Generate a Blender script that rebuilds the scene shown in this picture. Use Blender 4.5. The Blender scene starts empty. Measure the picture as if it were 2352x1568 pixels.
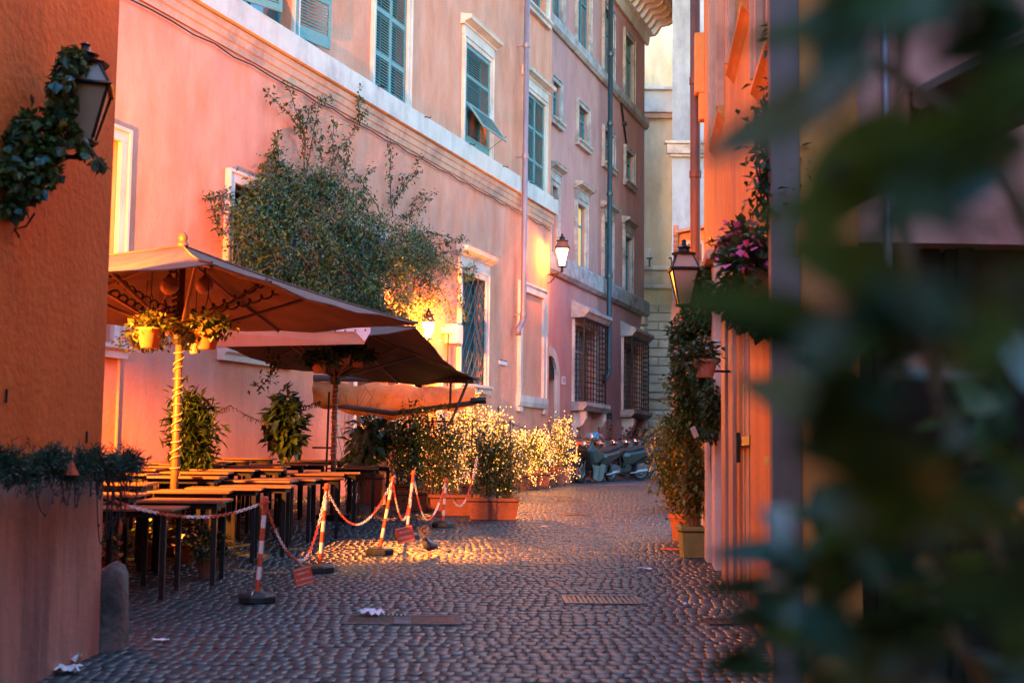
import bpy, math, random
import numpy as np
from mathutils import Vector, Matrix
rnd = random.Random(7)
nrg = np.random.default_rng(11)
S = bpy.context.scene
R = math.radians

# ------------------------------------------------------------------ camera
EYE = 1.70
FPX = 2940.0                       # focal length for a 2352 px wide picture
PITCH = math.atan(264 / FPX)
ROLL = 0.0125
cp, sp, cr, sr = math.cos(PITCH), math.sin(PITCH), math.cos(ROLL), math.sin(ROLL)
FW = Vector((0, cp, sp)); RT0 = Vector((1, 0, 0)); UP0 = Vector((0, -sp, cp))
RT = RT0 * cr + UP0 * sr
UP = UP0 * cr - RT0 * sr
cam_d = bpy.data.cameras.new('camera'); cam = bpy.data.objects.new('camera', cam_d)
S.collection.objects.link(cam)
M = Matrix(((RT.x, UP.x, -FW.x, 0), (RT.y, UP.y, -FW.y, 0), (RT.z, UP.z, -FW.z, EYE), (0, 0, 0, 1)))
cam.matrix_world = M
cam_d.sensor_width = 36; cam_d.lens = 36 * FPX / 2352
cam_d.clip_start = 0.05; cam_d.clip_end = 400
cam_d.dof.use_dof = True; cam_d.dof.focus_distance = 21.0; cam_d.dof.aperture_fstop = 3.0
S.camera = cam

# ------------------------------------------------------------------ dusk sky, faint soft sun
W = bpy.data.worlds.new('World'); S.world = W; W.use_nodes = True
wn = W.node_tree.nodes; wl = W.node_tree.links; wn.clear()
wo = wn.new('ShaderNodeOutputWorld'); bg = wn.new('ShaderNodeBackground'); sky = wn.new('ShaderNodeTexSky')
sky.sky_type = 'NISHITA'; sky.sun_disc = False; sky.sun_elevation = R(2); sky.sun_rotation = R(200)
sky.air_density = 1.0; sky.dust_density = 0.6; sky.ozone_density = 2.2
bg.inputs['Strength'].default_value = 0.15
tint = wn.new('ShaderNodeMixRGB'); tint.blend_type = 'MULTIPLY'; tint.inputs[0].default_value = 1; tint.inputs[2].default_value = (.70, 1.10, 1.42, 1)
wl.new(sky.outputs[0], tint.inputs[1]); wl.new(tint.outputs[0], bg.inputs[0]); wl.new(bg.outputs[0], wo.inputs[0])
sd = bpy.data.lights.new('sun', 'SUN'); sd.energy = 0.05; sd.angle = R(40); sd.color = (1, .92, .86)
sun = bpy.data.objects.new('sun', sd); S.collection.objects.link(sun)
sun.rotation_euler = (R(60), 0, R(160))
S.view_settings.view_transform = 'Standard'; S.view_settings.look = 'None'
S.view_settings.gamma = 1; S.view_settings.use_curve_mapping = False
S.view_settings.exposure = 4.35
S.cycles.use_denoising = True
try:
    S.cycles.denoiser = 'OPENIMAGEDENOISE'
except Exception: pass
S.cycles.max_bounces = 6; S.cycles.diffuse_bounces = 3; S.cycles.glossy_bounces = 2
S.cycles.transmission_bounces = 4; S.cycles.transparent_max_bounces = 6
S.cycles.caustics_reflective = False; S.cycles.caustics_refractive = False
S.cycles.sample_clamp_indirect = 4
S.cycles.use_light_tree = True

# ------------------------------------------------------------------ placing helpers (px,py: pixels of a 2352 wide picture)
def ray(px, py):
    u = (px - 1176) / FPX; v = (784 - py) / FPX
    return FW + RT * u + UP * v
C0 = Vector((0, 0, EYE))
def P(px, py, d):
    r = ray(px, py); return C0 + r * (d / r.y)
SL = 0.035
def gz(x, y):
    y = min(y, 60)
    z = SL * y + 0.012 * math.sin(x * 1.3 + .4) * math.cos(y * .35)
    if x < -2.5 and y > 9: z += (.13 * min(1, (-2.5 - x) / 1.2) + .03 * max(0, -3.7 - x)) * min(1, max(0, y - 10.6) / 2.5)
    return z
def G(px, py):
    r = ray(px, py)
    t = -EYE / (r.z - SL * r.y)
    p = C0 + r * t
    return Vector((p.x, p.y, gz(p.x, p.y)))

class Frame:
    """wall frame: local x along the wall (left to right seen from the street), y into the wall, z up"""
    def __init__(s, ox, oy, ang):
        s.o = Vector((ox, oy, 0)); s.ang = ang
        s.x = Vector((math.cos(ang), math.sin(ang), 0)); s.y = Vector((-s.x.y, s.x.x, 0))
    def hit(s, px, py, off=0.0):
        r = ray(px, py); o = s.o + s.y * off
        t = (o - C0).dot(s.y) / r.dot(s.y)
        p = C0 + r * t; q = p - s.o
        return q.dot(s.x), p.z
    def w(s, a, b, z): return s.o + s.x * a + s.y * b + Vector((0, 0, z))

# ------------------------------------------------------------------ materials
MATS = {}
def lin(c): return tuple(c) + (1,) if len(c) == 3 else c
def mat(name, c1, c2=None, scale=3.0, rough=.8, bump=0., bscale=40., metal=0., stretch=(1, 1, 1), isl=0., emit=None, es=1., transl=0., coat=0., c3=None, spec=.5, dist=.01, lo=.35, hi=.65):
    if name in MATS: return MATS[name]
    m = bpy.data.materials.new(name); m.use_nodes = True; MATS[name] = m
    n = m.node_tree.nodes; l = m.node_tree.links
    b = n['Principled BSDF']; b.inputs['Roughness'].default_value = rough; b.inputs['Metallic'].default_value = metal
    b.inputs['Specular IOR Level'].default_value = spec
    if coat: b.inputs['Coat Weight'].default_value = coat
    tc = n.new('ShaderNodeTexCoord'); mp = n.new('ShaderNodeMapping'); mp.inputs['Scale'].default_value = stretch
    l.new(tc.outputs['Object'], mp.inputs[0])
    col = None
    if c2 is not None:
        nz = n.new('ShaderNodeTexNoise'); nz.inputs['Scale'].default_value = scale; nz.inputs['Detail'].default_value = 6
        nz.inputs['Roughness'].default_value = .6
        l.new(mp.outputs[0], nz.inputs[0])
        rp = n.new('ShaderNodeValToRGB'); rp.color_ramp.elements[0].position = lo; rp.color_ramp.elements[1].position = hi
        rp.color_ramp.elements[0].color = lin(c1); rp.color_ramp.elements[1].color = lin(c2)
        l.new(nz.outputs[0], rp.inputs[0]); col = rp.outputs[0]
        if c3 is not None:
            n2 = n.new('ShaderNodeTexNoise'); n2.inputs['Scale'].default_value = scale * .35; n2.inputs['Detail'].default_value = 8
            n2.inputs['Roughness'].default_value = .7
            mp2 = n.new('ShaderNodeMapping'); mp2.inputs['Scale'].default_value = stretch; mp2.inputs['Location'].default_value = (7, 3, 1)
            l.new(tc.outputs['Object'], mp2.inputs[0]); l.new(mp2.outputs[0], n2.inputs[0])
            r2 = n.new('ShaderNodeValToRGB'); r2.color_ramp.elements[0].position = .49; r2.color_ramp.elements[1].position = .66
            l.new(n2.outputs[0], r2.inputs[0])
            mx = n.new('ShaderNodeMixRGB'); l.new(r2.outputs[0], mx.inputs[0]); l.new(col, mx.inputs[1]); mx.inputs[2].default_value = lin(c3)
            col = mx.outputs[0]
    if name.endswith('plaster'):
        n3 = n.new('ShaderNodeTexNoise'); n3.inputs['Scale'].default_value = 1.0; n3.inputs['Detail'].default_value = 7; n3.inputs['Roughness'].default_value = .65
        m3 = n.new('ShaderNodeMapping'); m3.inputs['Scale'].default_value = (1.7, 1.7, .55); m3.inputs['Location'].default_value = (3, 9, 2)
        l.new(tc.outputs['Object'], m3.inputs[0]); l.new(m3.outputs[0], n3.inputs[0])
        r3 = n.new('ShaderNodeValToRGB'); r3.color_ramp.elements[0].position = .30; r3.color_ramp.elements[1].position = .52
        r3.color_ramp.elements[0].color = (.66, .62, .62, 1); r3.color_ramp.elements[1].color = (1, 1, 1, 1)
        l.new(n3.outputs[0], r3.inputs[0]); x3 = n.new('ShaderNodeMixRGB'); x3.blend_type = 'MULTIPLY'; x3.inputs[0].default_value = .45
        l.new(col, x3.inputs[1]); l.new(r3.outputs[0], x3.inputs[2]); col = x3.outputs[0]
    if isl:
        ge = n.new('ShaderNodeNewGeometry'); hs = n.new('ShaderNodeHueSaturation')
        mr = n.new('ShaderNodeMapRange'); mr.inputs['To Min'].default_value = 1 - isl; mr.inputs['To Max'].default_value = 1 + isl
        l.new(ge.outputs['Random Per Island'], mr.inputs[0]); l.new(mr.outputs[0], hs.inputs['Value'])
        if col is not None: l.new(col, hs.inputs['Color'])
        else: hs.inputs['Color'].default_value = lin(c1)
        col = hs.outputs[0]
    if col is not None: l.new(col, b.inputs['Base Color'])
    else: b.inputs['Base Color'].default_value = lin(c1)
    if bump:
        nb = n.new('ShaderNodeTexNoise'); nb.inputs['Scale'].default_value = bscale; nb.inputs['Detail'].default_value = 5
        l.new(tc.outputs['Object'] if name.endswith('plaster') else mp.outputs[0], nb.inputs[0])
        bp = n.new('ShaderNodeBump'); bp.inputs['Strength'].default_value = bump; bp.inputs['Distance'].default_value = dist
        l.new(nb.outputs[0], bp.inputs['Height']); l.new(bp.outputs[0], b.inputs['Normal'])
    if emit:
        b.inputs['Emission Color'].default_value = lin(emit); b.inputs['Emission Strength'].default_value = es
    if transl:
        out = n['Material Output']; tb = n.new('ShaderNodeBsdfTranslucent'); ms = n.new('ShaderNodeMixShader')
        ms.inputs[0].default_value = transl
        if col is not None: l.new(col, tb.inputs[0])
        else: tb.inputs[0].default_value = lin(c1)
        l.new(b.outputs[0], ms.inputs[1]); l.new(tb.outputs[0], ms.inputs[2]); l.new(ms.outputs[0], out.inputs[0])
    return m

def plaster(name, c1, c2, c3, bump=.35):
    return mat(name, c1, c2, scale=1.9, rough=.92, bump=.55, bscale=16, stretch=(1, 1, .42), c3=c3, spec=.2, dist=.02, lo=.34, hi=.66)
m_pink = plaster('pink_plaster', (.75, .26, .14), (.83, .355, .23), (.65, .275, .19))
m_purple = plaster('mauve_plaster', (.54, .24, .20), (.62, .31, .26), (.48, .24, .23))
m_orange = plaster('orange_plaster', (.62, .135, .022), (.72, .185, .04), (.46, .10, .025))
m_base = mat('stained_plaster', (.40, .22, .16), (.54, .32, .25), 2.2, .95, .4, 14, stretch=(2.5, 2.5, .25), c3=(.20, .13, .12), dist=.02)
m_right = plaster('peach_plaster', (.66, .23, .06), (.74, .32, .10), (.50, .20, .09))
m_cream = plaster('cream_plaster', (.78, .57, .36), (.84, .66, .45), (.66, .47, .30))
m_greyb = plaster('grey_plaster', (.30, .33, .37), (.38, .41, .45), (.22, .24, .27))
m_trim = mat('travertine_trim', (.64, .52, .43), (.76, .63, .53), 2.5, .8, .3, 30, c3=(.45, .38, .34), stretch=(1, 1, .6))
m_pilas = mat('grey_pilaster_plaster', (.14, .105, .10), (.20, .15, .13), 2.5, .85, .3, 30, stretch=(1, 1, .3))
m_trimd = mat('weathered_stone', (.34, .29, .26), (.50, .44, .40), 4, .9, .6, 25, c3=(.2, .17, .16))
m_moul = mat('ochre_moulding', (.58, .30, .18), (.66, .38, .25), 3, .85, .2, 30, c3=(.36, .2, .15))
m_block = mat('rusticated_stone', (.58, .44, .31), (.68, .55, .41), 2.5, .9, .4, 18, c3=(.42, .35, .28))
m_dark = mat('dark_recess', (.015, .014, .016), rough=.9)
m_glass = mat('window_glass', (.05, .08, .09), rough=.08, spec=.8)
m_glasst = mat('teal_window_paint', (.05, .22, .24), (.07, .28, .30), 4, .45)
m_shut = mat('green_shutter_paint', (.085, .22, .215), (.12, .27, .26), 6, .55, .15, 60, c3=(.16, .27, .25), stretch=(1, 1, 3))
m_iron = mat('black_iron', (.018, .018, .02), (.035, .032, .032), 20, .45, .2, 90, metal=.6)
m_irong = mat('green_iron', (.04, .10, .10), (.055, .13, .125), 20, .45, .2, 90, metal=.3)
m_pipe = mat('painted_pipe', (.22, .16, .18), (.30, .22, .24), 5, .45, .1, 50, metal=.3, stretch=(1, 1, .3))
m_pipeg = mat('green_pipe', (.02, .045, .05), (.03, .06, .065), 5, .4, metal=.3)
m_piper = mat('rust_pipe', (.10, .035, .02), (.18, .06, .03), 5, .6, .3, 50, stretch=(1, 1, .3))
m_basalt = mat('basalt_cobble', (.012, .029, .034), (.024, .043, .048), 5, .43, .25, 120, isl=.35, dist=.004, spec=.5)
m_mortar = mat('dirt_joint', (.030, .034, .036), (.065, .060, .055), 30, .9, .5, 90)
m_asph = mat('asphalt', (.035, .04, .045), (.055, .06, .065), 30, .7, .5, 200)
m_whitep = mat('worn_road_paint', (.45, .43, .40), (.25, .24, .24), 12, .8)
m_canvas = mat('tan_canvas', (.125, .085, .065), (.16, .11, .085), 3, .9, .3, 60, c3=(.10, .07, .055))
m_canvasd = mat('brown_canvas', (.085, .062, .052), (.115, .085, .07), 3, .9, .3, 60)
m_tarp = mat('yellow_tarp', (.62, .34, .11), (.72, .44, .16), 3, .7, .3, 30, c3=(.36, .17, .06), transl=.6)
m_wood = mat('table_wood', (.16, .075, .035), (.23, .11, .055), 4, .5, .2, 80, stretch=(1, 10, 1), isl=.12)
m_woodp = mat('weathered_wood', (.38, .20, .13), (.52, .30, .20), 3, .75, .4, 40, stretch=(6, 6, .5), c3=(.25, .14, .10))
m_pole = mat('wooden_pole', (.13, .06, .03), (.18, .085, .045), 8, .5, .2, 60, stretch=(4, 4, .3))
m_terra = mat('terracotta', (.22, .07, .035), (.29, .10, .05), 6, .85, .3, 60, c3=(.17, .07, .045))
m_terral = mat('pale_terracotta', (.38, .14, .075), (.46, .19, .11), 6, .7)
m_greenpot = mat('green_plastic', (.10, .13, .05), (.14, .16, .07), 6, .6)
m_soil = mat('soil', (.03, .02, .015), (.06, .04, .03), 20, .95, .6, 60)
m_leafd = mat('dark_leaf', (.018, .05, .016), (.045, .09, .028), 6, .5, isl=.4, transl=.2)
m_leafv = mat('vine_leaf', (.035, .095, .018), (.10, .155, .035), 5, .65, isl=.6, transl=.25)
m_leafm = mat('mid_leaf', (.04, .08, .02), (.09, .125, .035), 5, .45, isl=.45, transl=.25)
m_leafy = mat('yellowing_leaf', (.10, .11, .03), (.20, .15, .045), 5, .5, isl=.4, transl=.3)
m_leafg = mat('glossy_leaf', (.012, .05, .035), (.03, .09, .055), 3, .28, isl=.3, transl=.1)
m_pine = mat('garland_needle', (.012, .045, .025), (.03, .08, .04), 6, .5, isl=.4)
m_stem = mat('woody_stem', (.11, .075, .05), (.18, .12, .08), 20, .8, .4, 80)
m_twig = mat('dark_twig', (.05, .035, .025), (.09, .06, .04), 20, .8)
m_pinkf = mat('pink_petal', (.75, .06, .32), (.85, .2, .5), 8, .6, isl=.3, transl=.3)
m_whitef = mat('white_petal', (.75, .62, .55), (.8, .7, .62), 8, .6, isl=.2, transl=.3)
m_red = mat('red_plastic', (.52, .07, .03), (.58, .10, .04), 8, .45)
m_white = mat('white_plastic', (.72, .68, .66), (.78, .75, .73), 8, .45)
m_rubber = mat('black_rubber', (.006, .014, .017), (.010, .020, .024), 20, .55, .2, 90)
m_paper = mat('white_paper', (.75, .78, .8), (.82, .84, .86), 8, .8)
m_bodyd = mat('dark_scooter_paint', (.004, .009, .012), (.006, .012, .016), 3, .3, coat=.1)
m_bodyb = mat('blue_case_paint', (.01, .11, .24), (.012, .13, .28), 3, .15, coat=.6)
m_silver = mat('cast_alloy', (.22, .23, .25), (.3, .31, .33), 10, .4, metal=.8)
m_seat = mat('seat_vinyl', (.006, .007, .009), rough=.6)
m_tyre = mat('tyre_rubber', (.012, .012, .013), rough=.8)
m_chrome = mat('mirror_chrome', (.6, .6, .62), rough=.15, metal=1)
m_amber = mat('amber_lens', (.5, .12, .01), rough=.2)
m_redl = mat('red_lens', (.35, .02, .01), rough=.2)
m_tarpg = mat('grey_vinyl_cover', (.035, .04, .045), (.07, .075, .08), 5, .4, .5, 20)
m_tarpt = mat('teal_leg_cover', (.004, .016, .018), (.008, .024, .027), 5, .5, .5, 15)
m_stone = mat('worn_granite', (.09, .08, .075), (.18, .16, .145), 5, .85, .8, 22, c3=(.03, .03, .032), dist=.03)
m_globe = mat('frosted_globe', (.36, .22, .17), rough=.35, transl=.1)
m_lampdk = mat('amber_lamp_glass', (.42, .25, .17), (.50, .31, .22), 5, .3, transl=.25)
m_lampg = mat('frosted_lamp_glass', (.62, .48, .36), (.68, .54, .42), 5, .35, transl=.45)
m_plaque = mat('marble_plaque', (.72, .66, .64), (.66, .6, .58), 4, .6)
m_ink = mat('dark_letter', (.05, .05, .055), rough=.7)
m_curt = mat('brown_curtain', (.13, .05, .025), (.20, .08, .04), 3, .9, .2, 30, stretch=(12, 12, .2))
m_tile = mat('clay_roof_tile', (.30, .12, .07), (.42, .20, .12), 8, .9, .3, 60)
m_legb = mat('black_leg_paint', (.008, .008, .009), rough=.6, spec=.3)
m_cable = mat('dark_cable', (.02, .02, .02), rough=.6)
m_flap = mat('orange_flap_canvas', (.45, .24, .14), (.52, .29, .17), 3, .85, .2, 60, transl=.15)
m_glasscl = mat('smoky_screen', (.35, .33, .33), rough=.1, transl=.5)
SOD = (1.0, .26, .025)
m_bulb = mat('fairy_bulb', (1, .7, .3), emit=(1, .36, .055), es=.17)
m_win_warm = mat('warm_interior_and_reflection', (.75, .45, .15), emit=(1, .42, .06), es=.03)
def lit_glass(name, col, es):
    m = bpy.data.materials.new(name); m.use_nodes = True; n = m.node_tree.nodes; l = m.node_tree.links; n.clear()
    o = n.new('ShaderNodeOutputMaterial'); e = n.new('ShaderNodeEmission'); t = n.new('ShaderNodeBsdfTransparent'); a = n.new('ShaderNodeAddShader')
    e.inputs[0].default_value = lin(col); e.inputs[1].default_value = es; t.inputs[0].default_value = (.8, .75, .7, 1)
    l.new(e.outputs[0], a.inputs[0]); l.new(t.outputs[0], a.inputs[1]); l.new(a.outputs[0], o.inputs[0]); return m
m_hot = lit_glass('lit_lamp_glass', (1, .55, .16), 1.6)
m_hotw = lit_glass('lit_corner_lamp_glass', (1, .68, .30), .55)
for _m in (m_hot, m_hotw, m_bulb): _m.cycles.emission_sampling = 'NONE'

# ------------------------------------------------------------------ mesh builder
class MB:
    def __init__(s): s.v = []; s.f = []
    def add(s, vs, fs):
        n = len(s.v); s.v += [tuple(v) for v in vs]; s.f += [tuple(i + n for i in f) for f in fs]
        return s
    def box(s, x0, x1, y0, y1, z0, z1, T=None):
        vs = [Vector(p) for p in ((x0, y0, z0), (x1, y0, z0), (x1, y1, z0), (x0, y1, z0), (x0, y0, z1), (x1, y0, z1), (x1, y1, z1), (x0, y1, z1))]
        if T is not None: vs = [T @ v for v in vs]
        return s.add(vs, [(0, 3, 2, 1), (4, 5, 6, 7), (0, 1, 5, 4), (1, 2, 6, 5), (2, 3, 7, 6), (3, 0, 4, 7)])
    def sweep(s, prof, x0, x1, T=None):
        """profile of (y,z) points swept along x"""
        n = len(prof); vs = [Vector((x0, y, z)) for y, z in prof] + [Vector((x1, y, z)) for y, z in prof]
        if T is not None: vs = [T @ v for v in vs]
        fs = [(i, (i + 1) % n, (i + 1) % n + n, i + n) for i in range(n)] + [tuple(range(n))[::-1], tuple(range(n, 2 * n))]
        return s.add(vs, fs)
    def prism(s, pts, y0, y1, T=None, tap=1.0):
        """(x,z) outline extruded along y"""
        n = len(pts); cx = sum(p[0] for p in pts) / n; cz = sum(p[1] for p in pts) / n
        vs = [Vector((x, y0, z)) for x, z in pts] + [Vector((x, y1, z)) for x, z in pts]
        if tap != 1.0:
            ym = (y0 + y1) / 2; h = (y1 - y0) / 2
            vs = []
            for yy, k in ((y0, tap), (ym - h * .75, 1), (ym + h * .75, 1), (y1, tap)):
                vs += [Vector((cx + (x - cx) * k, yy, cz + (z - cz) * k)) for x, z in pts]
            if T is not None: vs = [T @ v for v in vs]
            fs = [tuple(range(n))[::-1], tuple(range(3 * n, 4 * n))]
            for r in range(3):
                fs += [(r * n + i, r * n + (i + 1) % n, (r + 1) * n + (i + 1) % n, (r + 1) * n + i) for i in range(n)]
            return s.add(vs, fs)
        if T is not None: vs = [T @ v for v in vs]
        fs = [(i, (i + 1) % n, (i + 1) % n + n, i + n) for i in range(n)] + [tuple(range(n))[::-1], tuple(range(n, 2 * n))]
        return s.add(vs, fs)
    def tube(s, pts, r, n=8, closed=False, cap=True):
        pts = [Vector(p) for p in pts]; k = len(pts)
        rs = r if isinstance(r, (list, tuple)) else [r] * k
        base = len(s.v); prev = None
        for i, p in enumerate(pts):
            if closed: t = pts[(i + 1) % k] - pts[i - 1]
            else: t = pts[min(i + 1, k - 1)] - pts[max(i - 1, 0)]
            if t.length < 1e-9: t = Vector((0, 0, 1))
            t.normalize()
            if prev is None:
                a = Vector((0, 0, 1)) if abs(t.z) < .9 else Vector((1, 0, 0))
                u = t.cross(a).normalized()
            else:
                u = (prev - t * prev.dot(t))
                u = u.normalized() if u.length > 1e-6 else t.orthogonal().normalized()
            prev = u; w = t.cross(u)
            for j in range(n):
                a = 2 * math.pi * j / n
                s.v.append(tuple(p + (u * math.cos(a) + w * math.sin(a)) * rs[i]))
        m = k if closed else k - 1
        for i in range(m):
            i2 = (i + 1) % k
            for j in range(n):
                s.f.append((base + i * n + j, base + i * n + (j + 1) % n, base + i2 * n + (j + 1) % n, base + i2 * n + j))
        if cap and not closed:
            s.f.append(tuple(base + j for j in range(n))[::-1]); s.f.append(tuple(base + (k - 1) * n + j for j in range(n)))
        return s
    def lathe(s, prof, n=16, c=(0, 0, 0), rot=0., T=None, sq=None):
        """profile of (radius,z)"""
        base = len(s.v); c = Vector(c)
        for r_, z in prof:
            for j in range(n):
                a = 2 * math.pi * j / n + rot
                v = Vector((r_ * math.cos(a), r_ * math.sin(a), z)) + c
                if T is not None: v = T @ v
                s.v.append(tuple(v))
        for i in range(len(prof) - 1):
            for j in range(n):
                s.f.append((base + i * n + j, base + i * n + (j + 1) % n, base + (i + 1) * n + (j + 1) % n, base + (i + 1) * n + j))
        s.f.append(tuple(base + j for j in range(n))[::-1]); s.f.append(tuple(base + (len(prof) - 1) * n + j for j in range(n)))
        return s
    def ball(s, c, r, n=10, m=7, sc=(1, 1, 1)):
        base = len(s.v); c = Vector(c)
        for i in range(m + 1):
            th = math.pi * i / m
            for j in range(n):
                a = 2 * math.pi * j / n
                s.v.append((c.x + r * sc[0] * math.sin(th) * math.cos(a), c.y + r * sc[1] * math.sin(th) * math.sin(a), c.z + r * sc[2] * math.cos(th)))
        for i in range(m):
            for j in range(n):
                s.f.append((base + i * n + j, base + (i + 1) * n + j, base + (i + 1) * n + (j + 1) % n, base + i * n + (j + 1) % n))
        return s
    def mesh(s, name, m, smooth=False):
        me = bpy.data.meshes.new(name); me.from_pydata(s.v, [], s.f); me.update()
        if m: me.materials.append(m)
        if smooth: me.shade_smooth()
        return me
    def build(s, name, m, parent=None, loc=None, rz=0., smooth=False, bevel=0.):
        return link(name, s.mesh(name, m, smooth), parent, loc, rz, bevel)

def link(name, me, parent=None, loc=None, rz=0., bevel=0.):
    o = bpy.data.objects.new(name, me); S.collection.objects.link(o)
    if parent is not None: o.parent = parent
    if loc is not None: o.location = loc
    if rz: o.rotation_euler.z = rz
    if bevel:
        b = o.modifiers.new('bevel', 'BEVEL'); b.width = bevel; b.segments = 2; b.limit_method = 'ANGLE'; b.angle_limit = R(35)
    return o
def tag(o, label=None, cat=None, group=None, kind=None):
    if label: o['label'] = label
    if cat: o['category'] = cat
    if group: o['group'] = group
    if kind: o['kind'] = kind
    return o
def thing(name, label, cat, loc=(0, 0, 0), rz=0., group=None):
    o = bpy.data.objects.new(name, None); S.collection.objects.link(o); o.location = loc; o.rotation_euler.z = rz
    o.empty_display_size = .1
    return tag(o, label, cat, group)
def kids(o): return [c for c in S.collection.objects if c.parent is o]
def copy_tree(o, children_map, loc, rz, label, group=None):
    c = o.copy(); S.collection.objects.link(c); c.location = loc; c.rotation_euler.z = rz; c['label'] = label
    if group: c['group'] = group
    def rec(src, dst):
        for ch in children_map.get(src, ()):
            d = ch.copy(); S.collection.objects.link(d); d.parent = dst; rec(ch, d)
    rec(o, c)
    return c
def cmap(root):
    mp = {}
    def rec(o):
        ks = kids(o); mp[o] = ks
        for k in ks: rec(k)
    rec(root); return mp

def wallmesh(x0, x1, z0, z1, holes, th=.35):
    """front at y=0, holes are (x0,x1,z0,z1)"""
    xs = sorted(set([x0, x1] + [min(max(h[i], x0), x1) for h in holes for i in (0, 1)]))
    zs = sorted(set([z0, z1] + [min(max(h[i], z0), z1) for h in holes for i in (2, 3)]))
    mb = MB(); nx, nz = len(xs) - 1, len(zs) - 1
    def solid(i, j):
        if i < 0 or j < 0 or i >= nx or j >= nz: return False
        cx = (xs[i] + xs[i + 1]) / 2; cz = (zs[j] + zs[j + 1]) / 2
        return not any(h[0] < cx < h[1] and h[2] < cz < h[3] for h in holes)
    for i in range(nx):
        for j in range(nz):
            if not solid(i, j): continue
            a, b, c, d = xs[i], xs[i + 1], zs[j], zs[j + 1]
            mb.add([(a, 0, c), (b, 0, c), (b, 0, d), (a, 0, d)], [(0, 1, 2, 3)])
            mb.add([(a, th, c), (b, th, c), (b, th, d), (a, th, d)], [(3, 2, 1, 0)])
            if not solid(i - 1, j): mb.add([(a, 0, c), (a, 0, d), (a, th, d), (a, th, c)], [(0, 1, 2, 3)])
            if not solid(i + 1, j): mb.add([(b, 0, c), (b, th, c), (b, th, d), (b, 0, d)], [(0, 1, 2, 3)])
            if not solid(i, j - 1): mb.add([(a, 0, c), (a, th, c), (b, th, c), (b, 0, c)], [(0, 1, 2, 3)])
            if not solid(i, j + 1): mb.add([(a, 0, d), (b, 0, d), (b, th, d), (a, th, d)], [(0, 1, 2, 3)])
    return mb
def frame_mb(x0, x1, z0, z1, w, d=.06, mould=True, y=0.):
    """mitred-looking window surround of width w OUTSIDE the opening x0..x1,z0..z1, standing d proud"""
    mb = MB()
    for (a, b, c, e) in ((x0 - w, x0, z0, z1), (x1, x1 + w, z0, z1), (x0 - w, x1 + w, z1, z1 + w)):
        mb.box(a, b, y - d, y + .02, c, e)
    if mould:
        q = w * .25
        for (a, b, c, e) in ((x0 - w - .0, x0 - w + q, z0, z1 + w), (x1 + w - q, x1 + w, z0, z1 + w), (x0 - w + q, x1 + w - q, z1 + w - q, z1 + w)):
            mb.box(a - .003, b + .003, y - d - .03, y - d + .004, c, e + .003)
    return mb
def leafmesh(pos, d, up, size, width=.5, fold=.25, mid=.45):
    """rows of leaves: pos, direction, up vectors (N,3), size (N,) -> verts, faces"""
    N = len(pos)
    d = d / (np.linalg.norm(d, axis=1, keepdims=True) + 1e-9)
    sd = np.cross(d, up); sd /= (np.linalg.norm(sd, axis=1, keepdims=True) + 1e-9)
    nn = np.cross(sd, d); s = size[:, None]
    a = pos; b = pos + d * s * mid + sd * s * width * .5 + nn * s * fold * .4
    c = pos + d * s * mid - sd * s * width * .5 + nn * s * fold * .4
    t = pos + d * s - nn * s * fold * .3
    v = np.stack([a, b, t, c], 1).reshape(-1, 3)
    i = np.arange(N)[:, None] * 4
    f = np.concatenate([i + np.array([[0, 1, 2]]), i + np.array([[0, 2, 3]])], 0)
    return v, f
def npmesh(name, v, f, m, parent=None, smooth=False):
    me = bpy.data.meshes.new(name)
    v = np.asarray(v, dtype=np.float32); f = np.asarray(f, dtype=np.int32); k = f.shape[1]
    me.vertices.add(len(v)); me.vertices.foreach_set('co', v.ravel())
    me.loops.add(f.size); me.loops.foreach_set('vertex_index', f.ravel())
    me.polygons.add(len(f)); me.polygons.foreach_set('loop_start', np.arange(0, f.size, k, dtype=np.int32))
    me.polygons.foreach_set('loop_total', np.full(len(f), k, dtype=np.int32))
    me.update(calc_edges=True); me.validate()
    me.materials.append(m)
    if smooth: me.shade_smooth()
    return link(name, me, parent)
def rdir(n):
    v = nrg.normal(size=(n, 3)); return v / np.linalg.norm(v, axis=1, keepdims=True)
def foliage(name, centres, radii, n, size, m, parent, width=.5, down=.2, label=None, shell=.5, clump=0):
    """leaves through a set of ellipsoid lobes (centre, (rx,ry,rz))"""
    w = np.array([a[0] * a[1] * a[2] for a in radii]) ** .66; w /= w.sum()
    idx = nrg.choice(len(centres), n, p=w)
    u = rdir(n); rr = nrg.random(n) ** shell
    c = np.array(centres)[idx]; ra = np.array(radii)[idx]
    pos = c + u * ra * rr[:, None]
    if clump:
        cl = pos[nrg.integers(0, n, max(8, n // clump))]
        pos = cl[nrg.integers(0, len(cl), n)] + nrg.normal(size=(n, 3)) * size * 1.3
    d = u * .8 + rdir(n) * .9; d[:, 2] -= down
    v, f = leafmesh(pos, d, rdir(n) * .5 + np.array([[0, 0, 1.]]), size * (.6 + .8 * nrg.random(n)), width)
    o = npmesh(name, v, f, m, parent)
    o['kind'] = 'stuff'
    return o
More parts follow.
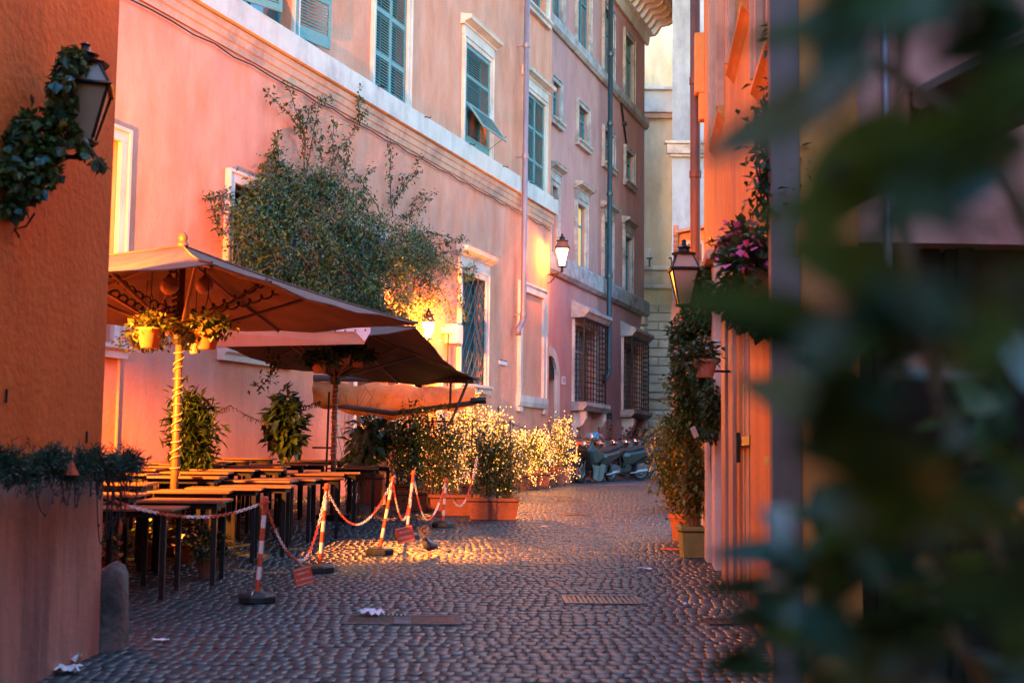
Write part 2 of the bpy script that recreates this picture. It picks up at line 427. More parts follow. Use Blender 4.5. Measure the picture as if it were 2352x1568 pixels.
# ================================================================== SETTING: ground, cobbles
def sheet(name, xs, ys, dz, m):
    v = [(x, y, gz(x, y) + dz) for y in ys for x in xs]; n = len(xs)
    f = [(j * n + i, j * n + i + 1, (j + 1) * n + i + 1, (j + 1) * n + i) for j in range(len(ys) - 1) for i in range(n - 1)]
    mb = MB(); mb.add(v, f); o = mb.build(name, m, smooth=True); o['kind'] = 'structure'; return o
fr = lambda a, b, n: [a + (b - a) * i / n for i in range(n + 1)]
ground = sheet('ground', fr(-60, -10, 5) + fr(-9.5, 9.5, 38) + fr(10, 60, 5), fr(-8, 60, 136) + [80, 120, 200], 0, m_asph)
YA = 29.7
street = sheet('street', fr(-9, 6, 60), fr(-1, YA, 120), .0125, m_mortar)
def cobble(w, l, h, jit):
    v = []
    for (k, z) in ((1.0, -.02), (.985, h * .7), (.92, h)):
        for sx, sy in ((-1, -1), (1, -1), (1, 1), (-1, 1)):
            v.append([sx * w / 2 * k, sy * l / 2 * k, z])
    v = np.array(v) + np.concatenate([jit, jit, jit * .8])
    return v
CF = [(0, 1, 5, 4), (1, 2, 6, 5), (2, 3, 7, 6), (3, 0, 4, 7), (4, 5, 9, 8), (5, 6, 10, 9), (6, 7, 11, 10), (7, 4, 8, 11), (8, 9, 10, 11)]
vis = lambda x, y, m=.6: -.42 * y - m < x < .42 * y + m
stones = []
y = 6.3; r_i = 0
while y < YA - .05:
    dy = .142 + .012 * math.sin(r_i * 1.7)
    x = -6.5 + rnd.random() * .1
    xr = 1.35 + .1 * y + .5; xl = max(-6.4, -.42 * y - .8)
    while x < xr:
        w = rnd.uniform(.066, .104)
        cx = x + w / 2; x += w + .008
        cy = y + .10 * math.sin(cx * 1.15 + .5) + .05 * math.sin(cx * 2.9 + y * .4) + .03 * math.sin(y * .9) * cx + rnd.uniform(-.008, .008)
        if cx < xl or cx > xr: continue
        if cy < 8.9 and cx < -3.1: continue
        if cx < -11.9 + .3585 * cy - .1: continue
        stones.append((cx, cy, w, dy - .010))
    y += dy + .002; r_i += 1
def stone_v(w, l):
    jit = np.array([[rnd.uniform(-.008, .008), rnd.uniform(-.008, .008), rnd.uniform(-.002, .002)] for _ in range(4)])
    return cobble(w, l, .013, jit)
near = sorted([s for s in stones if vis(s[0], s[1], -.1) and s[1] > 7.15], key=lambda s: s[1])[:300]
nearset = set(near)
vs = []; k = 0
for s in stones:
    if s in nearset: continue
    a = stone_v(s[2], s[3]); th = rnd.uniform(-.07, .07); tx, ty = rnd.uniform(-.03, .03), rnd.uniform(-.018, .022)
    z = gz(s[0], s[1]) + .006 + rnd.uniform(-.002, .003)
    b = a.copy(); b[:, 0] = a[:, 0] * math.cos(th) - a[:, 1] * math.sin(th) + s[0]; b[:, 1] = a[:, 0] * math.sin(th) + a[:, 1] * math.cos(th) + s[1]
    b[:, 2] = a[:, 2] + z + a[:, 0] * tx + a[:, 1] * (ty + SL)
    vs.append(b); k += 1
V = np.concatenate(vs); F = (np.arange(k)[:, None, None] * 12 + np.array(CF)[None]).reshape(-1, 4)
cs = npmesh('cobblestone_paving', V, F, m_basalt, street); cs['kind'] = 'stuff'
protos = []
for i in range(8):
    me = bpy.data.meshes.new('cobblestone'); me.from_pydata([tuple(p) for p in stone_v(.085, .13)], [], CF); me.update(); me.materials.append(m_basalt)
    protos.append(me)
mbas_var = [m_basalt]
for s in near:
    o = link('cobblestone', protos[rnd.randrange(8)], street, (s[0], s[1], gz(s[0], s[1]) + .006 + rnd.uniform(-.002, .003)))
    o.scale = (s[2] / .085, s[3] / .13, 1); o.rotation_euler = (SL + rnd.uniform(-.045, .045), rnd.uniform(-.045, .045), rnd.uniform(-.06, .06))
mb = MB()
v = []; n = 60
for i in range(n + 1):
    x = -1 + 6 * i / n; w = .05 + .02 * math.sin(i * 2.1)
    for yy in (YA + .02, YA + .02 + w + .05): v.append((x, yy, gz(x, yy) + .008))
mb.add(v, [(2 * i, 2 * i + 2, 2 * i + 3, 2 * i + 1) for i in range(n)])
o = mb.build('painted_line', m_whitep); o['kind'] = 'structure'

# ================================================================== buildings
def X(px): return px
def hole(fr_, tl, br, off=0.):
    a, zt = fr_.hit(*tl, off); b, zb = fr_.hit(*br, off); return (a, b, zb, zt)
def shutter(parent, w, h, panels, m=m_shut, loc=(0, 0, 0), rz=0., slats=True, label=None, gap=.058, name='shutter', rx=0., openings=()):
    """leaf with its hinge edge at x=0, extends +x; panels = list of (z0,z1) fractions"""
    st = .07 if w > .3 else .055; t = .04
    mb = MB(); mb.box(0, st, 0, t, 0, h); mb.box(w - st, w, 0, t, 0, h)
    edges = [0] + [p for q in sorted(list(panels) + list(openings)) for p in (q[0] * h, q[1] * h)] + [h]
    for i in range(0, len(edges), 2):
        mb.box(st, w - st, .002, t - .002, edges[i], edges[i + 1])
    o = mb.build(name, m, parent, loc, rz, bevel=.004)
    if rx: o.rotation_euler.x = rx
    if label: o['label'] = label
    sw = w - 2 * st
    me = MB().add([(-sw / 2, .008, -.004), (sw / 2, .008, -.004), (sw / 2, .036, .028), (-sw / 2, .036, .028), (-sw / 2, .003, .006), (sw / 2, .003, .006), (sw / 2, .031, .036), (-sw / 2, .031, .036)],
                  [(0, 3, 2, 1), (4, 5, 6, 7), (0, 1, 5, 4), (1, 2, 6, 5), (2, 3, 7, 6), (3, 0, 4, 7)]).mesh('louvre_slat', m)
    for a, b in panels:
        n = max(3, int((b - a) * h / gap)); g = (b - a) * h / n
        for i in range(n):
            link('louvre_slat', me, o, (w / 2, 0, a * h + g * (i + .3)))
    return o
def add_wall(fr_, root, x0, x1, z0, z1, holes, m, name='wall', th=.35):
    o = wallmesh(x0, x1, z0, z1, holes, th).build(name, m, root); return o

# ---- pink building
PK = Frame(1.05, 36.0, math.atan2(1, .3585))
pink = thing('pink_building', 'long pink plastered building with green louvred shutters on the left of the street', 'building', PK.o, PK.ang)
XL = -46.0
zc0 = PK.hit(1264, 516)[1]; 
# string course heights
z_ml = PK.hit(900, 322)[1]; z_mt = PK.hit(900, 279)[1]; z_wt = PK.hit(900, 230)[1]
print('course', z_ml, z_mt, z_wt, 'corner', zc0, PK.hit(1276, 473)[1], 's', PK.hit(430, 900), PK.hit(1060, 600))
holes = []
H_w1 = hole(PK, (537, -150), (668, 121)); H_w1 = (H_w1[0], H_w1[1], z_wt + .03, z_wt + 2.6)
H_w2 = hole(PK, (858, 100), (930, 268)); H_w2 = (H_w2[0], H_w2[1], z_wt + .03, z_wt + 2.6)
H_w3 = hole(PK, (1067, 97), (1121, 372)); H_w3 = (H_w3[0], H_w3[1], z_wt + .06, PK.hit(1067, 97)[1])
H_w4 = hole(PK, (1205, 206), (1248, 455)); H_w4 = (H_w4[0], H_w4[1], z_wt + .06, PK.hit(1205, 206)[1])
H_w5 = hole(PK, (1210, -90), (1254, 50)); 
H_l1 = hole(PK, (532, 430), (652, 800)); H_l1 = (H_l1[0], H_l1[1], PK.hit(520, 800)[1], PK.hit(532, 420)[1])
H_l3 = hole(PK, (1058, 626), (1109, 886))
H_l2 = (H_l3[0] - (H_l3[0] - H_l1[0]) * .5, 0, H_l3[2], H_l3[3]); wl3 = H_l3[1] - H_l3[0]
xw2 = PK.hit(795, 560)[0]; H_l2 = (xw2, PK.hit(868, 560)[0], PK.hit(800, 800)[1], PK.hit(838, 530)[1])
H_l0 = (PK.hit(268, 400)[0] - 1.6, PK.hit(268, 400)[0], PK.hit(262, 790)[1], PK.hit(268, 325)[1])
zg = lambda s: gz(PK.w(s, 0, 0).x, PK.w(s, 0, 0).y)
dx0 = PK.hit(812, 1000)[0]; dx1 = PK.hit(905, 1000)[0]
H_d1 = (dx0, dx1, zg(dx0) - .1, zg(dx0) + 2.9)
ex0 = PK.hit(945, 1000)[0]; ex1 = PK.hit(1000, 1000)[0]
H_d2 = (ex0, ex1, zg(ex0) - .1, zg(ex0) + 2.7)
for k in ('H_w1', 'H_w2', 'H_w3', 'H_w4', 'H_w5', 'H_l0', 'H_l1', 'H_l2', 'H_l3', 'H_d1', 'H_d2'): print(k, [round(q, 2) for q in globals()[k]])
holes = [H_w1, H_w2, H_w3, H_w4, H_w5, H_l0, H_l1, H_l2, H_l3, H_d1, H_d2]
add_wall(PK, pink, XL, 0, -.3, 15.2, holes, m_pink)
MB().box(-.35, 0, .35, 9, -.3, 15.2).build('end_wall', m_pink, pink)
MB().box(XL, 0, .36, 9, 15.0, 15.3).build('roof', m_tile, pink)
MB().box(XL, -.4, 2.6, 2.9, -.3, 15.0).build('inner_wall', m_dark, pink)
# course: moulding strip + white band
zm0, zm1 = z_ml, z_mt
n = 3; prof = [(.02, zm0)]
for i in range(n):
    a = zm0 + (zm1 - zm0) * i / n; b = zm0 + (zm1 - zm0) * (i + 1) / n; d = -(.03 + .035 * i)
    prof += [(d, a), (d - .012, b - .02)]
prof += [(.02, zm1)]
MB().sweep(prof, XL, .10).build('course_moulding', m_moul, pink)
MB().sweep([(.02, zm1), (-.19, zm1 + .004), (-.19, z_wt - .03), (-.16, z_wt), (.02, z_wt + .01)], XL, .12).build('string_course', m_trim, pink)
def surround(h, w=.16, d=.06, cornice=False, sill=False, root=pink, m=m_trim, mc=None, lab=None, cw=.12):
    x0, x1, z0, z1 = h
    o = frame_mb(x0, x1, z0, z1, w, d).build('window_frame', m, root, bevel=.006)
    if cornice:
        zc = z1 + w
        MB().box(x0 - w - .02, x1 + w + .02, -d - .01, .01, zc + .002, zc + .22).build('frieze', m, root)
        zz = zc + .22
        pr = [(.01, zz), (-d - .03, zz), (-d - .05, zz + .05), (-d - .16, zz + .10), (-d - .20, zz + .11), (-d - .22, zz + .17), (-d - .24, zz + .2), (.01, zz + .26)]
        MB().sweep(pr, x0 - w - cw, x1 + w + cw).build('cornice', mc or m, root)
    if sill:
        MB().sweep([(.01, z0 - .01), (-d - .12, z0 - .012), (-d - .12, z0 - .07), (-d - .06, z0 - .11), (-d - .05, z0 - .2), (.01, z0 - .2)], x0 - w - .06, x1 + w + .06).build('sill', m, root)
    return o
def pane(h, root, mframe=m_glasst, dep=.22, bars=1, m=m_glass):
    x0, x1, z0, z1 = h; t = .05
    mb = MB(); mb.box(x0, x0 + t, dep - .03, dep + .03, z0, z1).box(x1 - t, x1, dep - .03, dep + .03, z0, z1)
    mb.box(x0 + t, x1 - t, dep - .03, dep + .03, z0, z0 + t).box(x0 + t, x1 - t, dep - .03, dep + .03, z1 - t, z1)
    c = (x0 + x1) / 2; mb.box(c - .03, c + .03, dep - .028, dep + .028, z0 + t, z1 - t)
    zb = z0 + (z1 - z0) * .68; mb.box(x0 + t, c - .03, dep - .026, dep + .026, zb - .03, zb + .03).box(c + .03, x1 - t, dep - .026, dep + .026, zb - .03, zb + .03)
    o = mb.build('window', mframe, root)
    MB().box(x0 + .01, x1 - .01, dep + .004, dep + .012, z0 + .01, z1 - .01).build('pane', m, o)
    return o
for h, c in ((H_w1, 1), (H_w2, 1), (H_w3, 1), (H_w4, 1)): surround(h, .15 if h is not H_w4 else .13, .06, True, False)
surround(H_w5, .14, .06, False, True)
pane(H_w5, pink)
surround(H_l1, .20, .07, False, True); surround(H_l2, .17, .07, False, True); surround(H_l0, .2, .07, False, True)
surround(H_l3, .17, .07, True, True)
for h in (H_l0, H_l1, H_l2): pane(h, pink, m_glasst, .28)
pane(H_l3, pink, m_irong, .28)
for h in (H_w1, H_w2, H_w3, H_w4): pane(h, pink, m_glasst, .26)
P3 = [(.03, .27), (.31, .63), (.67, .96)]
# window 2, 4: closed pairs; 3: one closed leaf with its lower flap propped out; 1: open pair
def pair(h, panels, y=.0, ang=.06):
    w = (h[1] - h[0]) / 2 - .004; H = h[3] - h[2] - .02
    shutter(pink, w, H, panels, loc=(h[0] + .002, y, h[2] + .01), rz=-ang * .3)
    o = shutter(pink, w, H, panels, loc=(h[1] - .002 - w, y, h[2] + .01), rz=ang * .2)
pair(H_w2, P3); pair(H_w4, [(.03, .26), (.29, .62), (.65, .97)])
w = (H_w3[1] - H_w3[0]); HH = H_w3[3] - H_w3[2]
o = shutter(pink, w - .06, HH - .02, [(.42, .67), (.70, .96)], openings=[(.06, .38)], loc=(H_w3[0] + .03, -.03, H_w3[2] + .01), label='closed green leaf with an open square at its foot')
MB().box(.072, .11, .004, .036, HH * .061, HH * .379).box(w - .168, w - .132, .004, .036, HH * .061, HH * .379).box(.072, w - .132, .006, .034, HH * .061, HH * .085).box(.072, w - .132, .006, .034, HH * .36, HH * .379).build('flap_frame', m_shut, o)
cutw = w - .26
fl = shutter(pink, cutw + .12, HH * .30, [(.1, .9)], loc=(H_w3[0] + .07, -.075, H_w3[2] + HH * .385), rx=0, label='small louvred flap propped outward', name='shutter_flap')
fl.rotation_euler = (math.pi - R(125) + math.pi * 0, 0, 0)
fl.rotation_euler = (R(146), 0, 0)
MB().tube([(H_w3[0] + .1, -.03, H_w3[2] + .15), (H_w3[0] + .12, -.52, H_w3[2] + HH * .385 - .45)], .006, 5).build('stay_rod', m_iron, pink)
MB().tube([(H_w3[1] - .12, -.03, H_w3[2] + .15), (H_w3[1] - .10, -.52, H_w3[2] + HH * .385 - .45)], .006, 5).build('stay_rod', m_iron, pink)
# window 1 open leaves
hw = (H_w1[1] - H_w1[0]) / 2; HH = H_w1[3] - H_w1[2] - .02
shutter(pink, hw * .98, HH, [(.05, .32), (.36, .64), (.68, .96)], loc=(H_w1[0] + .0, -.05, H_w1[2] + .01), rz=R(-24), label='green shutter leaf standing ajar')
shutter(pink, hw * .98, HH, [(.09, .32), (.36, .64), (.68, .96)], loc=(H_w1[1] + .04, -.07, H_w1[2] + .01), rz=R(-12), label='green shutter leaf folded back against the wall')
# iron shutter holders
for (x, z) in ((H_w1[0] - .15, z_wt - .05), (H_w2[0] - .12, z_wt - .02), (H_w2[1] + .6, z_wt - .05), (H_w3[0] - .05, z_wt - .02), (H_w3[1] + .55, z_wt - .05), (H_w4[0] - .03, z_wt - .03), (H_w4[1] + .35, z_wt - .05)):
    MB().tube([(x, 0, z), (x, -.24, z), (x + .03, -.30, z - .03), (x + .08, -.30, z + .02)], .012, 6).build('shutter_hook', m_iron, pink)
# lattice grilles
def lattice(h, nx, m=m_irong, y=-.02):
    x0, x1, z0, z1 = h; w = x1 - x0; hh = z1 - z0; sx = w / nx; sz = sx * 1.45
    g = MB().box(x0, x0 + .025, y, y + .02, z0, z1).box(x1 - .025, x1, y, y + .02, z0, z1).box(x0 + .025, x1 - .025, y, y + .02, z0, z0 + .025).box(x0 + .025, x1 - .025, y, y + .02, z1 - .025, z1).build('grille_frame', m, pink)
    slope = sz / sx
    for sg, yy in ((1, y + .004), (-1, y + .016)):
        k = -int(hh / sz) - 1
        while k <= nx:
            # line x = xs + t, z = z0 + slope*t (sg=1) or mirrored
            pts = []
            xs = k * sx
            t0 = max(0, -xs); t1 = min(w - xs, hh / slope)
            if t1 - t0 > .03:
                a = (xs + t0, slope * t0); b = (xs + t1, slope * t1)
                if sg < 0: a = (w - a[0], a[1]); b = (w - b[0], b[1])
                MB().tube([(x0 + a[0], yy, z0 + a[1]), (x0 + b[0], yy, z0 + b[1])], .014, 4).build('lattice_bar', m, g)
            k += 1
lattice(H_l3, 5); lattice(H_l1, 5); lattice(H_l2, 4)
# blind niche
nx0, nz1 = PK.hit(1197, 668); nx1, nz0 = PK.hit(1243, 915)
frame_mb(nx0, nx1, nz0, nz1, .26, .07).build('niche_frame', m_trim, pink, bevel=.008)
MB().sweep([(.01, nz0), (-.12, nz0), (-.12, nz0 - .16), (-.09, nz0 - .28), (.01, nz0 - .3)], nx0 - .3, nx1 + .3).box(nx0 - .28, nx0 - .02, -.1, .01, nz0 - .42, nz0 - .302).box(nx1 + .02, nx1 + .28, -.1, .01, nz0 - .42, nz0 - .302).build('niche_sill', m_trim, pink)
# doors
frame_mb(*H_d1, .22, .06).build('door_frame', m_trim, pink, bevel=.006)
frame_mb(*H_d2, .2, .06).build('door_frame', m_trim, pink, bevel=.006)
MB().box(H_d2[0], H_d2[1], .8, .85, H_d2[2], H_d2[3]).build('lit_interior', m_win_warm, pink)
MB().box(H_d2[0] + .1, H_d2[0] + .55, .7, .74, H_d2[2], H_d2[2] + 2.2).build('inner_door', m_curt, pink)
for i in range(14):
    f_ = i / 13; xx = H_d1[0] + .05 + (H_d1[1] - H_d1[0] - .1) * f_
    top = H_d1[3]; pinch = H_d1[2] + 1.3; c = H_d1[0] + (.25 if f_ < .5 else .75) * (H_d1[1] - H_d1[0])
    MB().tube([(xx, .12, top), (xx * .6 + c * .4, .13, (top + pinch) / 2), (xx * .35 + c * .65, .14, pinch), (xx * .7 + c * .3, .13, H_d1[2])], [.05, .055, .04, .055], 6).build('curtain_fold', m_curt, pink)
# plinth
v = []
pl = MB()
for i in range(0):
    s = XL + .0 + i * 1.0; z = zg(s + .5) + .62
    pl.box(s, s + 1.0, -.05, .0, z - 1.5, z)
o = MB().sweep([(.01, 0), (-.06, 0), (-.06, -.03), (.01, -.04)], 0, .01)
pts = [PK.w(s, 0, 0) for s in (XL, -16, -8, dx0 - .35)]
ps = MB(); vv = []
for s in fr(-24, dx0 - .3, 16):
    z = zg(s) + .55
    vv += [(s, -.055, z - 1.6), (s, -.055, z - .03), (s, -.03, z), (s, .01, z)]
ff = [(i * 4 + j, (i + 1) * 4 + j, (i + 1) * 4 + j + 1, i * 4 + j + 1) for i in range(16) for j in range(3)]
ps.add(vv, ff).build('plinth', m_pink, pink)
# downpipe on the pink wall
xp = PK.hit(1187, 200)[0]; zb = PK.hit(1180, 745)[1]
dp = MB().tube([(xp, -.26, 15.2), (xp, -.26, zb + .25), (xp, -.24, zb + .1), (xp - .08, -.22, zb - .02), (xp - .2, -.20, zb - .12), (xp - .22, -.20, zb - .3)], .075, 12).build('downpipe', m_pipe, pink, smooth=True)
for z in (zb + .2, PK.hit(1183, 365)[1], PK.hit(1188, 112)[1]):
    MB().lathe([(.088, z), (.092, z + .03), (.092, z + .09), (.088, z + .12)], 12, (xp, -.26, 0)).box(xp - .015, xp + .015, -.26, 0, z + .04, z + .07).build('pipe_collar', m_pipe, dp)
# loose cable under the course
pts = []
for i in range(48):
    s = -27 + i * .57; pts.append((s, -.05, z_ml - .06 - .05 * math.sin(i * 1.3) ** 2))
MB().tube(pts, .014, 5).build('cable', m_cable, pink)
# thin pipe by the corner building
xt, zt = PK.hit(270, 745); zt2 = PK.hit(264, 1030)[1]
MB().tube([(xt, -.05, zt + 2), (xt, -.05, zt2), (xt - .03, -.05, zt2 - .05), (xt - .3, -.05, zt2 - .06)], .022, 8).build('thin_pipe', m_moul, pink)
# plaque with small lettering
def text(s, size, m, parent, loc, rot, name='lettering', al='CENTER', ext=.0015):
    c = bpy.data.curves.new(name, 'FONT'); c.body = s; c.size = size; c.align_x = al; c.align_y = 'CENTER'; c.extrude = ext; c.materials.append(m)
    o = bpy.data.objects.new(name, c); S.collection.objects.link(o); me = bpy.data.meshes.new_from_object(o.evaluated_get(bpy.context.evaluated_depsgraph_get())); bpy.data.objects.remove(o)
    o = link(name, me, parent, loc); o.rotation_euler = rot; return o
px0, pz1 = PK.hit(1145, 827); px1, pz0 = PK.hit(1163, 838)
pq = MB().box(px0, px1, -.025, 0, pz0 - .02, pz1).build('stone_plaque', m_plaque, None, PK.o, PK.ang); tag(pq, 'small white marble plaque with two lines of lettering on the pink wall', 'plaque')
text('DIVIETO DI AFFISSIONE', (px1 - px0) * .085, m_ink, pq, ((px0 + px1) / 2, -.027, (pz0 + pz1) / 2 + .05), (R(90), 0, 0))
text('ART. 663 C.P.', (px1 - px0) * .085, m_ink, pq, ((px0 + px1) / 2, -.027, (pz0 + pz1) / 2 - .08), (R(90), 0, 0))
# electrical boxes
bx = thing('electrical_box', 'cluster of grey electrical boxes beside the lit lamp on the pink wall', 'electrical box', PK.o, PK.ang)
e0, ez1 = PK.hit(1012, 752); e1, ez0 = PK.hit(1030, 790)
MB().box(e0, (e0 + e1) / 2 - .02, -.22, 0, ez0 + .2, ez1).build('box_body', m_trim, bx, bevel=.02); MB().box((e0 + e1) / 2, e1 + .15, -.3, 0, ez0, ez1 + .1).build('box_body', m_trim, bx, bevel=.02)
MB().tube([(e0 + .2, -.1, ez0 + .2), (e0 + .2, -.1, ez0 - 1.0)], .02, 6).build('conduit', m_iron, bx)

# ---- mauve building
PP = Frame(1.165, 37.2, math.atan2(1, .345))
mauve = thing('mauve_building', 'mauve palazzo with grey stone window frames and barred ground floor windows beyond the pink building', 'building', PP.o, PP.ang)
x1e = PP.hit(1480, 400)[0]
print('mauve end', x1e, PP.w(x1e, 0, 0))
def W_(tl, br): return hole(PP, tl, br)
z_u1 = PP.hit(1380, 188)[1]; z_u0 = PP.hit(1380, 212)[1] if False else z_u1 - .0
zu_lo = PP.hit(1373.7, 183)[1]; zu_hi = zu_lo + .42
zl_lo = PP.hit(1373, 680)[1]; zl_hi = zl_lo + .62
print('mauve courses', zu_lo, zl_lo)
top = [W_((1285 - 22, 20), (1288, 66)), W_((1325, -10), (1351, 100)), W_((1386, 45), (1405, 190)), W_((1434, 110), (1452, 245))]
top = [(a, b, zu_hi + .04, zu_hi + 2.3) for a, b, c, d in top]
zs0 = PP.hit(1325, 320)[1]; zs1 = PP.hit(1325, 240)[1]
sm = [W_((1266, 200), (1283, 262)), W_((1326, 246), (1347, 330)), W_((1386, 300), (1406, 386)), W_((1435, 346), (1452, 430))]
sm = [(a, b, zs0, zs1) for a, b, c, d in sm]
ta = [W_((1264, 430), (1275, 600)), W_((1323, 470), (1341, 600)), W_((1385, 510), (1401, 640)), W_((1433, 545), (1447, 660))]
zt1 = PP.hit(1323, 466)[1]
ta = [(a, b, zl_hi + .03, zt1) for a, b, c, d in ta]
for i, h in enumerate(top + sm + ta):
    w = .2
print([[round(q, 2) for q in h] for h in top + sm + ta])
barr = [hole(PP, (1318, 745), (1362, 930)), hole(PP, (1430, 800), (1464, 955))]
barr = [(a, b, barr[0][2], barr[0][3]) for a, b, c, d in barr]
gr = hole(PP, (1393, 948), (1403, 985))
ad = hole(PP, (1252, 880), (1272, 1000)); zgp = lambda s: gz(PP.w(s, 0, 0).x, PP.w(s, 0, 0).y)
ad = (ad[0] - .4, ad[1], zgp(0) - .1, PP.hit(1268, 870)[1])
gd = hole(PP, (1438, 1000), (1458, 1050)); gd = (gd[0], gd[1], zgp(gd[0]) - .1, zgp(gd[0]) + 2.0)
ztop = PP.hit(1480, 100)[1] + .0
print('mauve top', ztop, barr, gr, ad)
add_wall(PP, mauve, -1.5, x1e, -.3, ztop, top + sm + ta + barr + [gr, ad, gd], m_purple)
MB().box(x1e - .35, x1e, .36, 9, -.3, ztop).build('end_wall', m_purple, mauve)
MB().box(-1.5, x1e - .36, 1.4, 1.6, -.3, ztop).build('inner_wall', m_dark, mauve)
for z0, z1, d in ((zu_lo, zu_hi, .16), (zl_lo, zl_hi, .2)):
    MB().sweep([(.01, z0), (-d * .5, z0), (-d, z0 + .1), (-d, z1 - .08), (-d * .7, z1), (.01, z1 + .01)], -1.5, x1e + .1).build('string_course', m_trimd, mauve)
for h in top: surround(h, .2, .07, False, False, mauve, m_trimd); pane(h, mauve, m_glasst, .08)
for h in sm: surround(h, .17, .07, False, True, mauve, m_trimd); pane(h, mauve, m_glasst, .10)
for i, h in enumerate(ta):
    surround(h, .2, .08, True, False, mauve, m_trimd); pane(h, mauve, m_glasst, .09, 1, m_win_warm if i in (1,) else m_glass)  # second pane: a warm reflection painted in as a faint glow
for h in barr:
    x0, x1, z0, z1 = h
    pane(h, mauve, m_trimd, .2)
    fo = frame_mb(x0, x1, z0, z1, .2, .06).build('window_frame', m_trim, mauve)
    hd = MB().sweep([(.0, z1 + .18), (-.42, z1 + .2), (-.5, z1 + .32), (-.56, z1 + .36), (-.56, z1 + .46), (-.2, z1 + .62), (.0, z1 + .75)], x0 - .3, x1 + .3).build('window_hood', m_trimd, mauve)
    sl = MB().sweep([(.0, z0), (-.5, z0), (-.52, z0 - .12), (-.4, z0 - .26), (.0, z0 - .28)], x0 - .3, x1 + .3).build('sill', m_trimd, mauve)
    for cx in (x0 - .1, x1 - .12):
        MB().sweep([(.0, z0 - .282), (-.42, z0 - .282), (-.44, z0 - .5), (-.34, z0 - .7), (-.16, z0 - .82), (-.14, z0 - 1.0), (.0, z0 - 1.1)], cx, cx + .22).build('scroll_bracket', m_trim, mauve, bevel=.02)
    cg = MB().box(x0 - .18, x0 - .14, -.4, -.36, z0, z1 + .18).box(x1 + .14, x1 + .18, -.4, -.36, z0, z1 + .18).box(x0 - .17, x1 + .17, -.396, -.364, z0 + .002, z0 + .03).box(x0 - .17, x1 + .17, -.396, -.364, z1 + .14, z1 + .178).build('window_grille', m_iron, mauve)
    nv = 8
    bar = MB().box(-.012, .012, -.012, .012, 0, z1 + .18 - z0).mesh('grille_bar', m_iron)
    for i in range(nv): link('grille_bar', bar, cg, (x0 - .06 + (x1 - x0 + .12) * i / (nv - 1), -.38, z0))
    hb = MB().box(x0 - .17, x1 + .17, -.395, -.37, 0, .025).box(x0 - .172, x0 - .148, -.37, 0, 0, .025).box(x1 + .148, x1 + .172, -.37, 0, 0, .025).mesh('grille_rail', m_iron)
    nh = 15
    for i in range(nh): link('grille_rail', hb, cg, (0, 0, z0 + .1 + (z1 - z0) * i / (nh - 1)))
cg = MB().box(gr[0], gr[1], .1, .12, gr[2], gr[3]).build('vent_backing', m_dark, mauve)
fg = MB().box(gr[0] - .04, gr[0], -.03, .02, gr[2] - .04, gr[3] + .04).box(gr[1], gr[1] + .04, -.03, .02, gr[2] - .04, gr[3] + .04).build('vent_grille', m_irong, mauve)
for i in range(6): z = gr[2] + (gr[3] - gr[2]) * i / 5; MB().box(gr[0], gr[1], -.02, .0, z - .02, z + .02).build('grille_rail', m_irong, fg)
for i in range(3): x = gr[0] + (gr[1] - gr[0]) * (i + .5) / 3; MB().box(x - .02, x + .02, -.026, -.022, gr[2], gr[3]).build('grille_bar', m_irong, fg)
# arched doorway at the joint with the pink building
am = MB(); cx = (ad[0] + ad[1]) / 2; rr = (ad[1] - ad[0]) / 2
for i in range(13):
    a0 = math.pi * i / 13; a1 = math.pi * (i + 1) / 13
    am = MB(); v = []
    for a in (a0 + .01, a1 - .01):
        for r_ in (rr, rr + .28):
            for yy in (-.09, .02): v.append((cx - math.cos(a) * r_, yy, ad[3] - .0 + math.sin(a) * r_))
    am.add(v, [(0, 1, 3, 2), (4, 6, 7, 5), (0, 4, 5, 1), (2, 3, 7, 6), (0, 2, 6, 4), (1, 5, 7, 3)]).build('arch_stone', m_trim, mauve)
ds = MB(); v = [(cx - math.cos(math.pi * i / 12) * rr, -.004, ad[3] + math.sin(math.pi * i / 12) * rr) for i in range(13)]
ds.add(v, [tuple(range(13))]).build('fanlight', m_dark, mauve)
MB().box(ad[1], ad[1] + .28, -.09, .02, ad[2], ad[3]).box(ad[0] - .28, ad[0], -.09, .02, ad[2], ad[3]).build('door_frame', m_trim, mauve)
MB().box(ad[0], ad[1], .15, .2, ad[2], ad[3]).build('door', m_woodp, mauve)
MB().box(gd[0], gd[1], .3, .35, gd[2], gd[3]).build('door', m_dark, mauve)
MB().box(PP.hit(1425, 1000)[0], gd[0] - .05, -.02, 0, zgp(gd[0]) - .1, PP.hit(1430, 985)[1]).build('ochre_panel', m_moul, mauve)
nm = MB().box(ad[1] + .75, ad[1] + 1.1, -.02, 0, ad[3] - .1, ad[3] + .15).build('house_number', m_plaque, None, PP.o, PP.ang); tag(nm, 'small house number tile 137 right of the arched doorway', 'number sign')
text('137', .16, m_ink, nm, (ad[1] + .925, -.022, ad[3] + .02), (R(90), 0, 0))
# downpipe
xp = PP.hit(1378, 200)[0]; zb = PP.hit(1376, 855)[1]
dp = MB().tube([(xp, -.36, ztop), (xp, -.36, zb), (xp - .05, -.34, zb - .12), (xp - .25, -.3, zb - .25), (xp - .3, -.28, zb - .4)], .085, 10).build('downpipe', m_pipeg, mauve, smooth=True)
for yy in (130, 290, 452, 640, 745, 850):
    z = PP.hit(1377, yy)[1]; MB().lathe([(.1, z), (.105, z + .03), (.105, z + .1), (.1, z + .13)], 10, (xp, -.36, 0)).build('pipe_collar', m_pipeg, dp)
